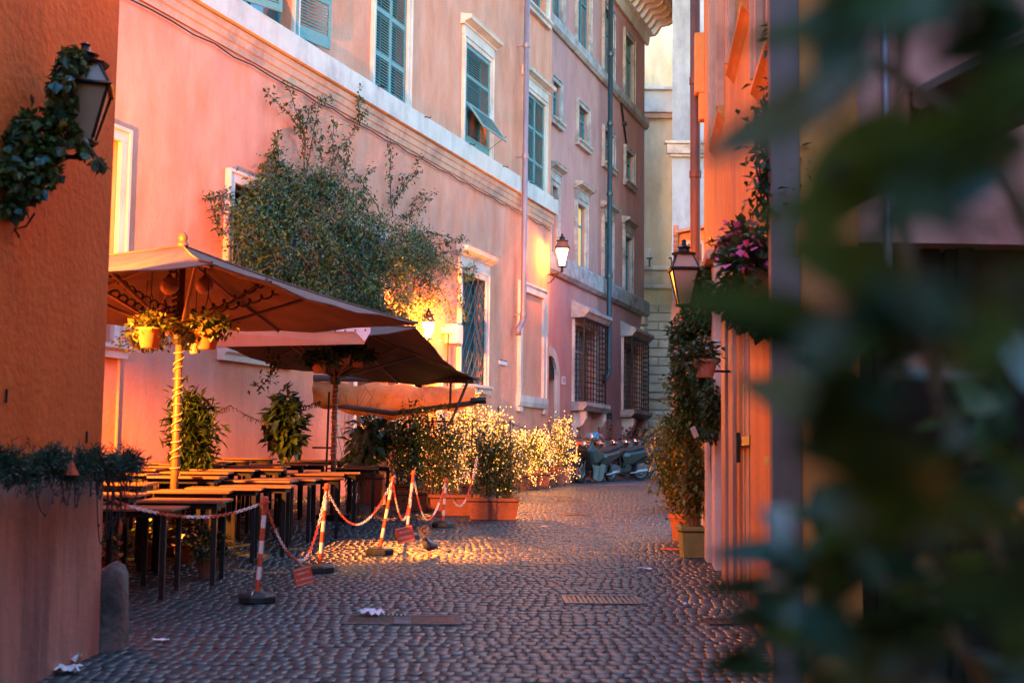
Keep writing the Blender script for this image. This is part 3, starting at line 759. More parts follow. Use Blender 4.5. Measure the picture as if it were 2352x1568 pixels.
# iron wall tie
xa, za = PP.hit(1430, 285)
MB().prism([(-.5, .75), (-.42, .72), (.06, .0), (.45, -.7), (.4, -.72), (-.06, .0)], -.08, -.02, Matrix.Translation((xa, 0, za))).box(xa - .1, xa + .14, -.14, .0, za - .05, za + .05).build('wall_anchor', m_iron, mauve)
# quoins
yy = 728; i = 0
while yy < 1040:
    z1 = PP.hit(1478, yy)[1]; z0 = PP.hit(1478, yy + 21)[1]; w = .62 if i % 2 else .5
    MB().box(x1e - w, x1e + .14, -.15, .2, z0, z1).build('quoin', m_block, mauve, bevel=.06); yy += 24.3; i += 1
# eaves cornice with brackets and tile edge
ec = [(.01, ztop), (-.10, ztop), (-.14, ztop + .25), (-.14, ztop + .35), (-.25, ztop + .45), (-.25, ztop + .50), (.01, ztop + .50)]
MB().sweep(ec, -1.5, x1e + .25).build('cornice_bed', m_trim, mauve)
MB().sweep([(.01, ztop + 1.15), (-1.15, ztop + 1.15), (-1.2, ztop + 1.3), (-1.3, ztop + 1.42), (-1.34, ztop + 1.6), (.01, ztop + 1.75)], -1.5, x1e + 1.3).build('eaves_cornice', m_trim, mauve)
br = MB().sweep([(.0, ztop + .5), (-.25, ztop + .52), (-.35, ztop + .62), (-.5, ztop + .85), (-.8, ztop + .88), (-1.0, ztop + 1.0), (-1.05, ztop + 1.14), (.0, ztop + 1.14)], 0, .26).mesh('eaves_bracket', m_trim)
x = x1e - .1
while x > -1.4: link('eaves_bracket', br, mauve, (x - .13, 0, 0)); x -= .62
br2 = link('eaves_bracket', br, mauve, (x1e + .5, 0, 0))
tl = MB().lathe([(.11, 0), (.10, .5)], 8, T=Matrix.Rotation(R(78), 4, 'X')).mesh('roof_tile', m_tile)
x = x1e + 1.2
while x > -1.4: link('roof_tile', tl, mauve, (x, -.95, ztop + 1.72)); x -= .26

# ---- far cream building, straight across
CR = Frame(0, 53.0, 0.)
cream = thing('cream_building', 'far cream building closing the street with a rusticated lower wall', 'building', CR.o, 0)
cx0 = CR.hit(1450, 600)[0]; cx1 = CR.hit(1560, 600)[0]
zr = lambda y: CR.hit(1510, y)[1]
add_wall(CR, cream, cx0 - 2, cx1 + 6, -.3, zr(-200), [], m_cream)
for (ya, yb, d, m) in ((209, 258, .12, m_trim), (203, 210, .3, m_trim), (252, 262, .3, m_trim), (262, 274, .2, m_moul), (8, 20, .3, m_trim), (-4, 6, .45, m_trim), (612, 622, .3, m_trim), (656, 664, .25, m_trim), (905, 916, .22, m_block)):
    MB().box(cx0 - 2, cx1 + 6, -d, .01, zr(yb), zr(ya)).build('cornice', m, cream, bevel=.03)
MB().box(cx0 - 2, cx1 + 6, -.1, .005, zr(655), zr(623)).build('dado_panel', m_block, cream)
# frieze roundels
for i in range(9):
    xq = CR.hit(1482 + i * 8, 262)[0]
# rusticated blocks
rows = []
yy = 700; rws = []
while yy < 1040:
    rws.append(yy); yy += 20.2
xm = CR.hit(1511, 800)[0]
bw = 1.55
for i, y0 in enumerate(rws):
    if 897 < y0 + 10 < 918: continue
    z1, z0 = zr(y0), zr(y0 + 18.2)
    off = .5 * bw if i % 2 else 0
    x = xm - 3 * bw + off
    while x < cx1 + 1.5:
        if x + bw > cx0 - 1: MB().box(x + .02, x + bw - .02, -.16, .0, z0, z1).build('stone_block', m_block, cream, bevel=.02)
        x += bw
pq2 = MB().box(CR.hit(1504, 950)[0], CR.hit(1519, 950)[0], -.2, -.165, zr(951), zr(944)).build('street_name_plate', m_plaque, None, CR.o); tag(pq2, 'small pale street name plate on the far rusticated wall', 'sign')
# candle sconces
for px_ in (1490, 1541):
    a, z = CR.hit(px_, 597)
    sc = thing('wall_sconce', 'iron candle sconce on the cream wall, ' + ('nearest the mauve corner' if px_ == 1490 else 'nearest the grey pilaster'), 'sconce', CR.w(a, -.3, z), 0, 'sconces on the far cream wall')
    MB().tube([(0, .3, -.35), (0, .1, -.42), (0, 0, -.3), (0, 0, 0)], .035, 6).lathe([(.12, 0), (.14, .04)], 8).build('bracket', m_irong, sc)
    MB().lathe([(.045, .04), (.045, .42)], 8).build('candle', m_white, sc)

# ---- grey-white tall building, right of it
GB = Frame(0, 42.0, 0.)
greyb = thing('grey_building', 'tall pale grey plastered building edge right of the far cream building', 'building', GB.o, 0)
g0 = GB.hit(1544, 400)[0]
hh_ = GB.hit(1544, -200)[1]
MB().add([(g0, 0, -.3), (g0 + 8, 0, -.3), (g0 + 8, 8, -.3), (g0 + 1.25, 8, -.3), (g0, 0, hh_), (g0 + 8, 0, hh_), (g0 + 8, 8, hh_), (g0 + 1.25, 8, hh_)], [(0, 3, 2, 1), (4, 5, 6, 7), (0, 1, 5, 4), (1, 2, 6, 5), (2, 3, 7, 6), (3, 0, 4, 7)]).build('wall', m_greyb, greyb)
z = GB.hit(1560, 362)[1]; z2 = GB.hit(1560, 327)[1]
MB().box(g0 - .28, g0 + 8, -.28, .0, z2 - .1, z2).box(g0 - .2, g0 + 8, -.2, 0, z + .1, z2 - .1).box(g0 - .1, g0 + 8, -.12, 0, z, z + .1).build('cornice', m_trimd, greyb, bevel=.02)
MB().box(g0 - .015, g0 + 8, -.015, .0, -.3, GB.hit(1560, 690)[1]).build('pink_base', m_pink, greyb)
# ---- little orange house with tile edge
OH = Frame(0, 34.0, 0.)
oh = thing('orange_house', 'small orange house gable with clay tile edge behind the street lantern', 'building', OH.o, 0)
o0, oz = OH.hit(1560, 530); ozb = OH.hit(1560, 620)[1]
MB().add([(o0, 0, -.3), (o0 + 5, 0, -.3), (o0 + 5, 0, oz + .9), (o0, 0, oz - .1), (o0 + .8, 5, -.3), (o0 + 5, 5, -.3), (o0 + 5, 5, oz + .9), (o0 + .8, 5, oz - .1)], [(0, 1, 2, 3), (7, 6, 5, 4), (0, 3, 7, 4), (1, 5, 6, 2), (3, 2, 6, 7)]).build('wall', m_orange, oh)
MB().add([(o0 - .15, -.2, oz - .1), (o0 + 5, -.2, oz + .95), (o0 + 5, 5, oz + .95), (o0 + .65, 5, oz - .1), (o0 - .15, -.2, oz - .02), (o0 + 5, -.2, oz + 1.03), (o0 + 5, 5, oz + 1.03), (o0 + .65, 5, oz - .02)], [(0, 3, 2, 1), (4, 5, 6, 7), (0, 1, 5, 4), (1, 2, 6, 5), (2, 3, 7, 6), (3, 0, 4, 7)]).build('roof', m_tile, oh)
for i in range(11): MB().lathe([(.07, 0), (.07, .22)], 7, (o0 - .1, -.1, oz - .1 - i * .13), T=None).build('roof_tile', m_tile, oh)
frame_mb(o0 + .22, o0 + .6, ozb - .1, oz - .35, .08, .04).build('window_frame', m_moul, oh); MB().box(o0 + .22, o0 + .6, -.01, 0, ozb - .1, oz - .35).build('window', m_curt, oh)
# ================================================================== left corner building
LB = Frame(-2.835, 8.9, math.atan2(1, .087))
lb = thing('corner_building', 'deep orange plastered corner building filling the left edge', 'building', LB.o, LB.ang)
zl = lambda px, py: LB.hit(px, py)[1]
zt = LB.hit(230, 1085)[1]
MB().add([(-14, 0, -.3), (0, 0, -.3), (0, 0, 8.6), (-14, 0, 8.6), (-14, 6, -.3), (0, 6, -.3), (0, 6, 8.6), (-14, 6, 8.6)], [(0, 1, 2, 3), (1, 5, 6, 2), (7, 6, 5, 4), (0, 3, 7, 4), (3, 2, 6, 7)]).build('wall', m_orange, lb)
# battered lower wall, slightly proud
zb = zt
MB().add([(-14, -.05, -.3), (.0, -.05, -.3), (.0, -.025, zb), (-14, -.025, zb), (-14, .0, zb + .03), (.0, .0, zb + .03), (.05, 3, -.3), (.0, 3, zb)],
         [(0, 1, 2, 3), (3, 2, 5, 4), (1, 6, 7, 2)]).build('stained_base', m_base, lb)
# cracks and nail marks
for px_, py_ in ((197, 1000), (12, 905)):
    a, z = LB.hit(px_, py_); MB().box(a, a + .012, -.012, 0, z - .05, z + .03).build('wall_nail', m_iron, lb)

# ---- stone kerb post at the corner
p = G(248, 1494)
st = thing('corner_guard_stone', 'worn rounded granite guard stone at the foot of the orange corner', 'guard stone', (p.x - .02, p.y + .02, p.z))
prof = [(.175, -.1), (.175, 0), (.17, .2), (.165, .4), (.155, .5), (.12, .565), (.05, .59)]
mb = MB(); base = []; n = 26
for r_, z in prof:
    for j in range(n):
        a = 2 * math.pi * j / n; sq = (abs(math.cos(a)) ** 3 + abs(math.sin(a)) ** 3) ** (-1 / 3)
        q = r_ * sq * (1 + .03 * math.sin(3 * a + z * 9)); mb.v.append((q * math.cos(a) * .78, q * math.sin(a), z + (.03 * math.cos(a) if z > .4 else 0)))
for i in range(len(prof) - 1):
    for j in range(n): mb.f.append((i * n + j, i * n + (j + 1) % n, (i + 1) * n + (j + 1) % n, (i + 1) * n + j))
mb.f.append(tuple((len(prof) - 1) * n + j for j in range(n)))
o = mb.build('stone', m_stone, st, smooth=True)

# ================================================================== right building
RB = Frame(.93 + 18.3 * .1, 18.3, math.atan2(-1, -.1))
rb = thing('peach_building', 'tall peach building with wooden shutters and downpipe along the right of the street', 'building', RB.o, RB.ang)
LEN = RB.hit(1835, 900)[0]; print('right wall length', LEN, RB.w(LEN, 0, 0))
def Hr(x0, x1, z0, z1): return (x0, x1, z0, z1)
rx = lambda px, py=600: RB.hit(px, py)[0]
zgr = lambda s: gz(RB.w(s, 0, 0).x, RB.w(s, 0, 0).y)
hs = []
d0, d1 = rx(1694), rx(1722)
Hd = (d0 + .1, d1, zgr(d0) - .1, zgr(d0) + 2.5)
u1 = (rx(1690), rx(1722), 5.6, 7.6); u2 = (rx(1755), rx(1790), 4.6, 6.4); u0 = (rx(1645), rx(1662), 5.6, 7.8)
print('right', Hd, u0, u1, u2)
add_wall(RB, rb, 0, LEN, -.3, 9.6, [Hd, u0, u1, u2], m_right)
MB().box(0, .35, .352, 8, -.3, 9.6).build('end_wall', m_right, rb)
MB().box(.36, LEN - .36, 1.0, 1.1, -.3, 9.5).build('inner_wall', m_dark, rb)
for h in (u0, u1, u2):
    frame_mb(*h, .14, .06).build('window_frame', m_moul, rb, bevel=.006); pane(h, rb, m_woodp, .2)
    MB().sweep([(.01, h[2] - .01), (-.07, h[2] - .01), (-.08, h[2] - .08), (-.04, h[2] - .12), (.01, h[2] - .2)], h[0] - .22, h[1] + .22).build('sill', m_right, rb)
    MB().sweep([(.01, h[3] + .16), (-.06, h[3] + .16), (-.10, h[3] + .24), (-.11, h[3] + .30), (.01, h[3] + .40)], h[0] - .26, h[1] + .26).build('cornice', m_moul, rb)
# pilaster (stone door jamb) near pots
a0 = rx(1642, 1000); a1 = rx(1664, 1000); ztp = RB.hit(1652, 622)[1]
jx0, jx1 = a0, a1
MB().box(jx0, jx0 + (jx1 - jx0) * .62, -.16, .01, -.3, ztp).box(jx0 + (jx1 - jx0) * .68, jx1, -.11, .01, -.3, ztp).build('stone_jamb', m_trim, rb, bevel=.012)
MB().box(jx0 - .05, jx1 + .05, -.2, .01, ztp + .002, ztp + .12).build('jamb_cap', m_moul, rb, bevel=.02)
b0 = rx(1672, 1000); b1 = rx(1692, 1000)
MB().box(b0, (b0 + b1) / 2, -.07, .01, -.3, 3.6).box((b0 + b1) / 2 + .02, b1, -.04, .01, -.3, 3.6).build('peeling_jamb', m_woodp, rb, bevel=.01)
# plank door
x0, x1, z0, z1 = Hd
nb = 5
for i in range(nb):
    a = x0 + (x1 - x0) * i / nb; b = x0 + (x1 - x0) * (i + 1) / nb - .012
    MB().box(a, b, .03 + .008 * (i % 2), .08, z0, z1).build('door_board', m_woodp, rb)
MB().box(x0, x1, -.01, .029, z0 + 1.5, z0 + 1.58).box(x0 + .3, x0 + .33, -.05, -.012, z0 + 1.35, z0 + 1.62).build('door_bar', m_iron, rb)
# wooden shop shutters on the near end
s0 = rx(1786, 1000); s1 = LEN - .15
zz0 = zgr(s0) + .15; zz1 = zz0 + 1.35
nb = 7
for i in range(nb):
    a = s0 + (s1 - s0) * i / nb; b = s0 + (s1 - s0) * (i + 1) / nb - .015
    MB().box(a, b, -.05 - .01 * (i % 2), .0, zz0, zz1).build('shutter_board', m_woodp, rb, bevel=.004)
MB().box(s0 - .05, s1, -.085, -.06, zz1 - .14, zz1 - .08).build('shutter_bar', m_iron, rb)
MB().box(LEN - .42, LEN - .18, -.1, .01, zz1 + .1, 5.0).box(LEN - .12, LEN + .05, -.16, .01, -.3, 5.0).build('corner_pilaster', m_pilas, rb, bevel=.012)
# downpipe at far end
dpx = rx(1616, 500)
dp = MB().tube([(dpx, -.12, 9.6), (dpx, -.12, zgr(dpx))], .075, 10).build('downpipe', m_piper, rb, smooth=True)
for z in (1.6, 3.4, 4.6, 5.8, 7.2): MB().lathe([(.09, z), (.09, z + .1)], 10, (dpx, -.12, 0)).build('pipe_collar', m_piper, dp)
ca, cz = RB.hit(1592, 150)
MB().box(-.25, .1, -.14, .5, 7.0, 7.9).box(-.1, .1, -.08, .3, 6.6, 7.0).build('corner_cornice', m_right, rb, bevel=.02)
MB().box(LEN - 3.7, LEN - 2.9, -.02, 0, .35, .37).build('threshold_strip', m_trimd, rb)

# ---- return wall under the awning, facing the camera
c = RB.w(LEN, 0, 0)
RT_ = Frame(c.x + .02, c.y + .1, 0.02)
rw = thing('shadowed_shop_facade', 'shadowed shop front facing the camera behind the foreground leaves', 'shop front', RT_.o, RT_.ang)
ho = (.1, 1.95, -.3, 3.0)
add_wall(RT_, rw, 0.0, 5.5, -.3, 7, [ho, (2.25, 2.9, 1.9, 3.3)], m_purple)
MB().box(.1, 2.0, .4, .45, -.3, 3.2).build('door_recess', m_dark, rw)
MB().box(.12, .5, .2, .25, gz(2, 7), 3.0).box(.52, .93, .2, .25, gz(2, 7), 3.0).box(.97, 1.9, .2, .25, gz(2, 7), 3.0).build('door', m_dark, rw)  # awning shade is put into the near-black colour of doors and recess
frame_mb(2.25, 2.9, 1.9, 3.3, .12, .05).build('window_frame', m_trim, rw); MB().box(2.25, 2.9, .1, .12, 1.9, 3.3).build('window', m_glass, rw)
xq = RT_.hit(2028, 600)[0]
MB().tube([(xq, -.1, 7), (xq, -.1, RT_.hit(2028, 740)[1]), (xq + .02, -.1, RT_.hit(2028, 762)[1]), (xq + .09, -.1, RT_.hit(2028, 770)[1])], .028, 10).build('downpipe', m_pipe, rw, smooth=True)
# ---- awning
aw = thing('shop_awning', 'dark brown sloping awning projecting over the shadowed shop front', 'awning', (0, 0, 0))
A = [P(1842, 522, 6.7), P(2112, 150, 4.1)]
A[1] = Vector((A[1].x, A[1].y, A[0].z))
up = .75; ox = 1.5
v = [A[0], A[1], A[1] + Vector((ox, -.1, up)), A[0] + Vector((ox, -.1, up))]
dn = Vector((0, 0, -.03))
MB().add(v + [q + dn for q in v], [(0, 1, 2, 3), (7, 6, 5, 4), (0, 4, 5, 1), (1, 5, 6, 2), (2, 6, 7, 3), (3, 7, 4, 0)]).build('canopy', m_canvasd, aw)
e = (A[1] - A[0]).normalized()
MB().tube([A[0] + Vector((0, 0, -.05)), A[1] + Vector((0, 0, -.05))], .03, 8).tube([A[0] + Vector((.5, 0, .1)), A[1] + Vector((.5, 0, .1))], .02, 6).build('front_rail', m_piper, aw)
v2 = [A[0], A[1], A[1] + Vector((0, 0, -.16)), A[0] + Vector((0, 0, -.16))]
MB().add([q + Vector((-.035, 0, 0)) for q in v2] + [q + Vector((-.025, 0, 0)) for q in v2], [(0, 1, 2, 3), (7, 6, 5, 4), (0, 4, 5, 1), (2, 3, 7, 6)]).build('valance', m_canvasd, aw)

# ================================================================== umbrellas
def canopy(corners, apex, finial, pole_xy, name, label, valance=.0, m=m_canvas, ribs=True, sag=.06):
    g0 = gz(*pole_xy)
    u = thing(name, label, 'umbrella', (pole_xy[0], pole_xy[1], g0))
    O = Vector((pole_xy[0], pole_xy[1], g0))
    cs = [Vector(c) - O for c in corners]; ap = Vector(apex) - O
    n = 16; mb = MB(); th = .012
    for i in range(4):
        a, b = cs[i], cs[(i + 1) % 4]
        idx = {}
        base = len(mb.v)
        for r_ in range(n + 1):
            t = r_ / n
            for c_ in range(n + 1):
                s_ = c_ / n
                p = ap.lerp(a.lerp(b, s_), t)
                p = p + Vector((0, 0, -sag * math.sin(math.pi * s_) * t - .05 * math.sin(math.pi * t)))
                p.z += (.014 * math.sin(s_ * 23 + t * 9) + .018 * math.sin(s_ * 9 - t * 6 + i)) * t * math.sin(math.pi * s_) ** .5
                mb.v.append(tuple(p))
        w = n + 1
        for r_ in range(n):
            for c_ in range(n):
                q = (base + r_ * w + c_, base + (r_ + 1) * w + c_, base + (r_ + 1) * w + c_ + 1, base + r_ * w + c_ + 1)
                mb.f.append(q)
    o = mb.build('canopy', m, u, smooth=False)
    for i in range(4): MB().tube([ap + Vector((0, 0, .012))] + [ap.lerp(cs[i], k / 8) + Vector((0, 0, .010 - .05 * math.sin(math.pi * k / 8))) for k in range(1, 9)], .012, 5).build('seam', m, u)
    sm_ = o.modifiers.new('thick', 'SOLIDIFY'); sm_.thickness = .012
    # ribs to corners and mid edges
    for i in range(4):
        for q in (cs[i], (cs[i] + cs[(i + 1) % 4]) / 2 + Vector((0, 0, -sag))):
            MB().tube([ap + Vector((0, 0, -.09)), q.lerp(ap, .5) + Vector((0, 0, -.095)), q.lerp(ap, .02) + Vector((0, 0, -.03))], .018, 6).build('rib', m_pole, u)
            hub = Vector((0, 0, ap.z - 1.0)); e_ = q.lerp(ap, .48) + Vector((0, 0, -.09))
            MB().tube([hub, e_], .02, 6).build('strut', m_pole, u)
    MB().lathe([(.04, 0), (.042, 1.0), (.038, ap.z - .05)], 14).build('pole', m_pole, u, smooth=True)
    MB().lathe([(.07, ap.z - 1.08), (.085, ap.z - 1.02), (.085, ap.z - .95), (.06, ap.z - .9)], 12).build('hub', m_iron, u)
    pts = []
    for i in range(170):
        a = i * .55; z = .85 + (ap.z - 1.9) * i / 170
        pts.append((.052 * math.cos(a), .052 * math.sin(a), z + .02 * math.sin(a * .7)))
    MB().tube(pts, .007, 5).build('wrapped_wire', m_moul, u)
    MB().lathe([(.06, ap.z - .01), (.065, ap.z + .02), (.05, ap.z + .05), (.04, ap.z + .06), (.055, ap.z + .08), (.05, ap.z + .12), (.03, ap.z + .15), (.005, ap.z + .165)], 14).build('finial', m_pole, u, smooth=True)
    MB().box(-.3, .3, -.3, .3, .02, .09).build('base_plate', m_iron, u)
    return u, ap, cs
c1 = P(487, 605, 11.1); ze = c1.z
c2 = P(960, 746, 16.0); c2.z = ze
c3 = P(345, 742, 17.0); c3.z = ze
c4 = c1 + c3 - c2
ap1 = P(420, 566, 13.9); print('u1', c1, c2, c3, c4, ap1)
polexy = (ap1.x, ap1.y)
U1, _, _ = canopy([c1, c2, c3, c4], ap1, None, polexy, 'patio_umbrella', 'large tan square umbrella nearest the orange corner, its pole wound with wire')
# wrapped garland on struts
d1_ = P(960, 746, 15.6); d1_ = Vector((P(955, 752, 15.5)))
u2c = [P(955, 752, 17.2), P(1100, 872, 22.6), P(722, 852, 21.4), P(470, 770, 17.6)]
ap2 = P(815, 722, 19.6); print('u2', u2c, ap2)
ap2 = Vector((P(770, 900, 19.6).x, 19.6, ap2.z))
U2, _, _ = canopy(u2c, ap2, None, (ap2.x, ap2.y), 'patio_umbrella', 'second brown umbrella farther along, its corner beside the lit wall lamp', m=m_canvasd, sag=.12)
# hanging flap along its near edge
fl = thing('canopy_flap', 'orange lit canvas flap with eyelets hanging between the two umbrellas', 'canvas flap', P(660, 775, 17))
O = fl.location.copy()
fa = [P(470, 760, 17.3), P(850, 753, 17.0), P(836, 790, 16.95), P(470, 797, 17.3)]
fa = [q - O for q in fa]
MB().add([tuple(q) for q in fa] + [tuple(q + Vector((0, .02, 0))) for q in fa], [(0, 3, 2, 1), (4, 5, 6, 7), (0, 1, 5, 4), (1, 2, 6, 5), (2, 3, 7, 6)]).build('flap_cloth', m_flap, fl)
e0, e1 = P(620, 757, 17.1) - O, P(851, 752, 16.95) - O
MB().add([e0, e1, e1 + Vector((0, 0, -.06)), e0 + Vector((0, 0, -.005)), e1 + Vector((-.07, -.01, -.19)), e1 + Vector((-.2, -.01, -.06))], [(0, 3, 2, 1), (2, 5, 4)]).build('white_hem', m_white, fl)
for i in range(6):
    q = e0.lerp(e1, .45 + .1 * i) + Vector((0, -.012, -.035)); MB().ball(q, .012, 6, 4).build('eyelet', m_dark, fl)

# ---- rolled yellow awning
ta0 = P(722, 866, 22.3); ta1 = P(1092, 882, 23.4)
aw2 = thing('rolled_awning', 'sagging yellow translucent awning roll glowing under the second umbrella', 'awning', ta0)
vec = ta1 - ta0; n = 44; k = 12
mb = MB()
for i in range(n + 1):
    t = i / n; hgt = .30 + .34 * math.sin(math.pi * min(1, t * .95 + .05)) ** .8 * (1 - .35 * t); b = vec * t
    for j in range(k):
        a = 2 * math.pi * j / k
        yy = math.cos(a) * .20; zz = (math.sin(a) - 1) * hgt / 2 - .06
        wr = .035 * math.sin(t * 31 + a * 2) + .025 * math.sin(t * 13 - a * 3)
        mb.v.append((b.x, b.y + yy * (1 + .3 * math.sin(t * 9)) + wr, b.z + zz + wr * .8 - .02 * abs(math.sin(t * 8))))
for i in range(n):
    for j in range(k): mb.f.append((i * k + j, (i + 1) * k + j, (i + 1) * k + (j + 1) % k, i * k + (j + 1) % k))
mb.build('awning_cloth', m_tarp, aw2, smooth=True)
MB().tube([(0, -.1, -.02), (vec.x * .52, -.1, vec.z * .5 + .0), (vec.x, -.1, vec.z)], .06, 8).build('head_roll', m_canvasd, aw2)
MB().tube([(.1, .0, -.45), (vec.x * .5, .0, vec.z * .5 - .6), (vec.x + .05, 0, vec.z - .38)], .045, 8).build('bottom_roll', m_canvasd, aw2)
MB().tube([(vec.x - .05, 0, vec.z - .36), (vec.x + .22, 0, vec.z - .34)], .06, 10).build('roll_end', m_iron, aw2)
MB().tube([(vec.x * .86, -.24, vec.z + .05), (vec.x * .86, -.26, vec.z - .5)], .02, 5).tube([(vec.x * .97, -.2, vec.z), (vec.x * .9, -.25, vec.z - .5), (vec.x * .84, -.22, vec.z - .85), (vec.x * .80, -.2, vec.z - .6)], .025, 5).build('strap', m_canvasd, aw2)
MB().tube([(vec.x * .5, 0, vec.z * .5 + .1), (vec.x * .5, 4, vec.z * .5 + .4)], .02, 5).tube([(vec.x * .98, 0, vec.z), (vec.x * .98 - .1, 6, vec.z + .3)], .02, 5).build('awning_arm', m_iron, aw2)

# ================================================================== lanterns
def lantern(name, label, loc, sc=1., glass=m_lampg, arm=(-.5, 0), m=m_iron, rz=0., on_bracket=True, drop=0., squash=1.):
    """tapered four-sided lantern; loc = centre of the widest level"""
    t = thing(name, label, 'lantern', loc, rz)
    s = sc; q = math.pi / 4
    body = [(.085 * s, -.34 * s), (.185 * s, 0)]
    for i in range(4):
        a = q + i * math.pi / 2; b = a + math.pi / 2
        v = [(r_ * math.cos(x_) * .97, r_ * math.sin(x_) * .97, z) for r_, z in body for x_ in (a, b)]
        MB().add(v, [(0, 1, 3, 2)]).build('glass_pane', glass, t)
        MB().tube([(body[0][0] * math.cos(a), body[0][0] * math.sin(a), body[0][1]), (body[1][0] * math.cos(a), body[1][0] * math.sin(a), body[1][1])], .009 * s, 4).build('corner_rib', m, t)
    MB().lathe([(.21 * s, 0), (.225 * s, .012 * s), (.20 * s, .03 * s)], 4, rot=q).build('rim', m, t)
    rg = [(.19 * s, .03 * s), (.11 * s, .17 * s)]
    for i in range(4):
        a = q + i * math.pi / 2; b = a + math.pi / 2
        v = [(r_ * math.cos(x_) * .97, r_ * math.sin(x_) * .97, z) for r_, z in rg for x_ in (a, b)]
        MB().add(v, [(0, 1, 3, 2)]).build('roof_pane', m_piper if glass in (m_hot, m_hotw) else glass, t)
        MB().tube([(rg[0][0] * math.cos(a), rg[0][0] * math.sin(a), rg[0][1]), (rg[1][0] * math.cos(a), rg[1][0] * math.sin(a), rg[1][1])], .009 * s, 4).build('roof_rib', m, t)
    MB().lathe([(.125 * s, .17 * s), (.13 * s, .185 * s), (.06 * s, .2 * s), (.05 * s, .235 * s), (.075 * s, .245 * s), (.03 * s, .27 * s), (.02 * s, .3 * s), (.028 * s, .315 * s), (.005 * s, .335 * s)], 10).build('cap', m, t)
    MB().lathe([(.09 * s, -.345 * s), (.09 * s, -.36 * s), (.03 * s, -.38 * s), (.02 * s, -.42 * s), (.035 * s, -.44 * s), (.01 * s, -.48 * s)], 8).build('base_cup', m, t)
    if squash != 1: t.scale = (1, 1, squash)
    if on_bracket:
        ax, ay = arm; zt_ = -.46 * s + drop
        MB().tube([(0, 0, zt_), (ax * .5, ay * .5, zt_ + .0), (ax, ay, zt_)], .016 * s, 6).tube([(ax, ay, zt_ - .2 * s), (ax * .7, ay * .7, zt_ - .16 * s), (ax * .35, ay * .35, zt_ - .05 * s), (ax * .15, ay * .15, zt_)], .011 * s, 6).build('bracket', m, t)
    return t
def lampglow(t, watts, col=SOD, r=.07, dz=-.15):
    l = bpy.data.lights.new('lamp_light', 'POINT'); l.energy = watts; l.color = col; l.shadow_soft_size = r
    o = bpy.data.objects.new('lamp_light', l); S.collection.objects.link(o); o.parent = t; o.location = (0, 0, dz)
    l.use_shadow = True
    return o
# glass panes of lit lamps must let their own light out
LIT = []
# left ivy lantern (unlit)
ll = P(192, 208, 7.75)
LN0 = lantern('wall_lantern', 'dark framed ivy-wrapped lantern on the deep orange corner wall', ll, 1.15, m_lampdk, arm=(-.42, .0), rz=.25, squash=.8)
# lit wall lamp by the vine
lw = P(984, 741, 26.6)
wl_p = PK.w(PK.hit(985, 750)[0], 0, lw.z)
lamp_b = lantern('wall_lantern', 'glaring lit lantern on the pink wall under the vine', lw, .95, m_hot, arm=((wl_p.x - lw.x) , (wl_p.y - lw.y)), rz=0)
# lit corner lamp
lc = P(1291, 573, 35.2); arm_c = Vector((1.0, 35.95, 0)) - Vector((lc.x, lc.y, 0))
lamp_c = lantern('wall_lantern', 'lit lantern on an iron bracket at the far corner of the pink building', lc, 1.35, m_hotw, arm=(arm_c.x - .05, arm_c.y))
# unlit right lantern
lr = P(1571, 623, 14.6); s_ = RB.hit(1640, 690)[0]; wr_ = Vector((.93 + .1 * 14.6, 14.6, 0))
lamp_d = lantern('wall_lantern', 'unlit copper coloured lantern beside the ivy on the right of the street', lr, 1.12, m_lampg, arm=(wr_.x - lr.x, 0), m=m_iron)
# lamps of the same street just outside the picture
le = Vector((-2.2, 9.4, 6.9)); lamp_e = lantern('wall_lantern', 'lit lantern high on the orange corner building above the picture', le, 1.6, m_hotw, arm=(-.6, 0))
lf = Vector((-5.3, 10.7, 3.42)); lamp_f = thing('floodlight', 'lit floodlight hidden behind the orange corner, aimed over the tables', 'floodlight', lf)
MB().box(-.14, .14, -.06, .0, -.09, .09).build('housing', m_iron, lamp_f, bevel=.01); MB().box(-.12, .12, .001, .006, -.07, .07).build('glass_pane', m_hotw, lamp_f)
MB().tube([(0, -.06, 0), (0, -1.3, .05)], .02, 6).build('bracket', m_iron, lamp_f)
def emit_lamp(t, watts, col=SOD, r=.12):
    # the bulb sits just under the lantern body so its panes do not block it
    lampglow(t, watts, col, r, dz=-.15)
for t in (lamp_b, lamp_c, lamp_e, lamp_f):
    for c_ in kids(t):
        if c_.name.startswith('glass_pane'): c_.visible_shadow = True
LAMPW = {'b': 350, 'c': 20, 'e': 22, 'f': 680}
for t, k_ in ((lamp_b, 'b'), (lamp_c, 'c'), (lamp_e, 'e')):
    lampglow(t, LAMPW[k_])
l = bpy.data.lights.new('flood_light', 'SPOT'); l.energy = LAMPW['f']; l.color = SOD; l.spot_size = R(112); l.spot_blend = .5; l.shadow_soft_size = .1
o = bpy.data.objects.new('flood_light', l); S.collection.objects.link(o); o.parent = lamp_f; o.location = (0, .05, 0)
o.rotation_euler = (Vector((-4.4, 18, 1.7)) - lf).to_track_quat('-Z', 'Y').to_euler()

# ---- the street goes on behind the camera: plain neighbours outside the picture
for nm, lab, x0, x1, y0, y1, h in (('side_building', 'plain plastered building along the right, beside the camera and outside the picture', 4.2, 12, -14, 6.8, 9.5), ('rear_building', 'plain plastered building closing the street behind the camera', -10, 4.1, -19, -15, 11.0)):
    t = thing(nm, lab, 'building', (x0, y0, 0)); MB().box(0, x1 - x0, 0, y1 - y0, -.6, h).build('wall', m_right, t)
    MB().box(-.25, x1 - x0 + .25, -.25, y1 - y0 + .25, h, h + .3).build('roof', m_tile, t)
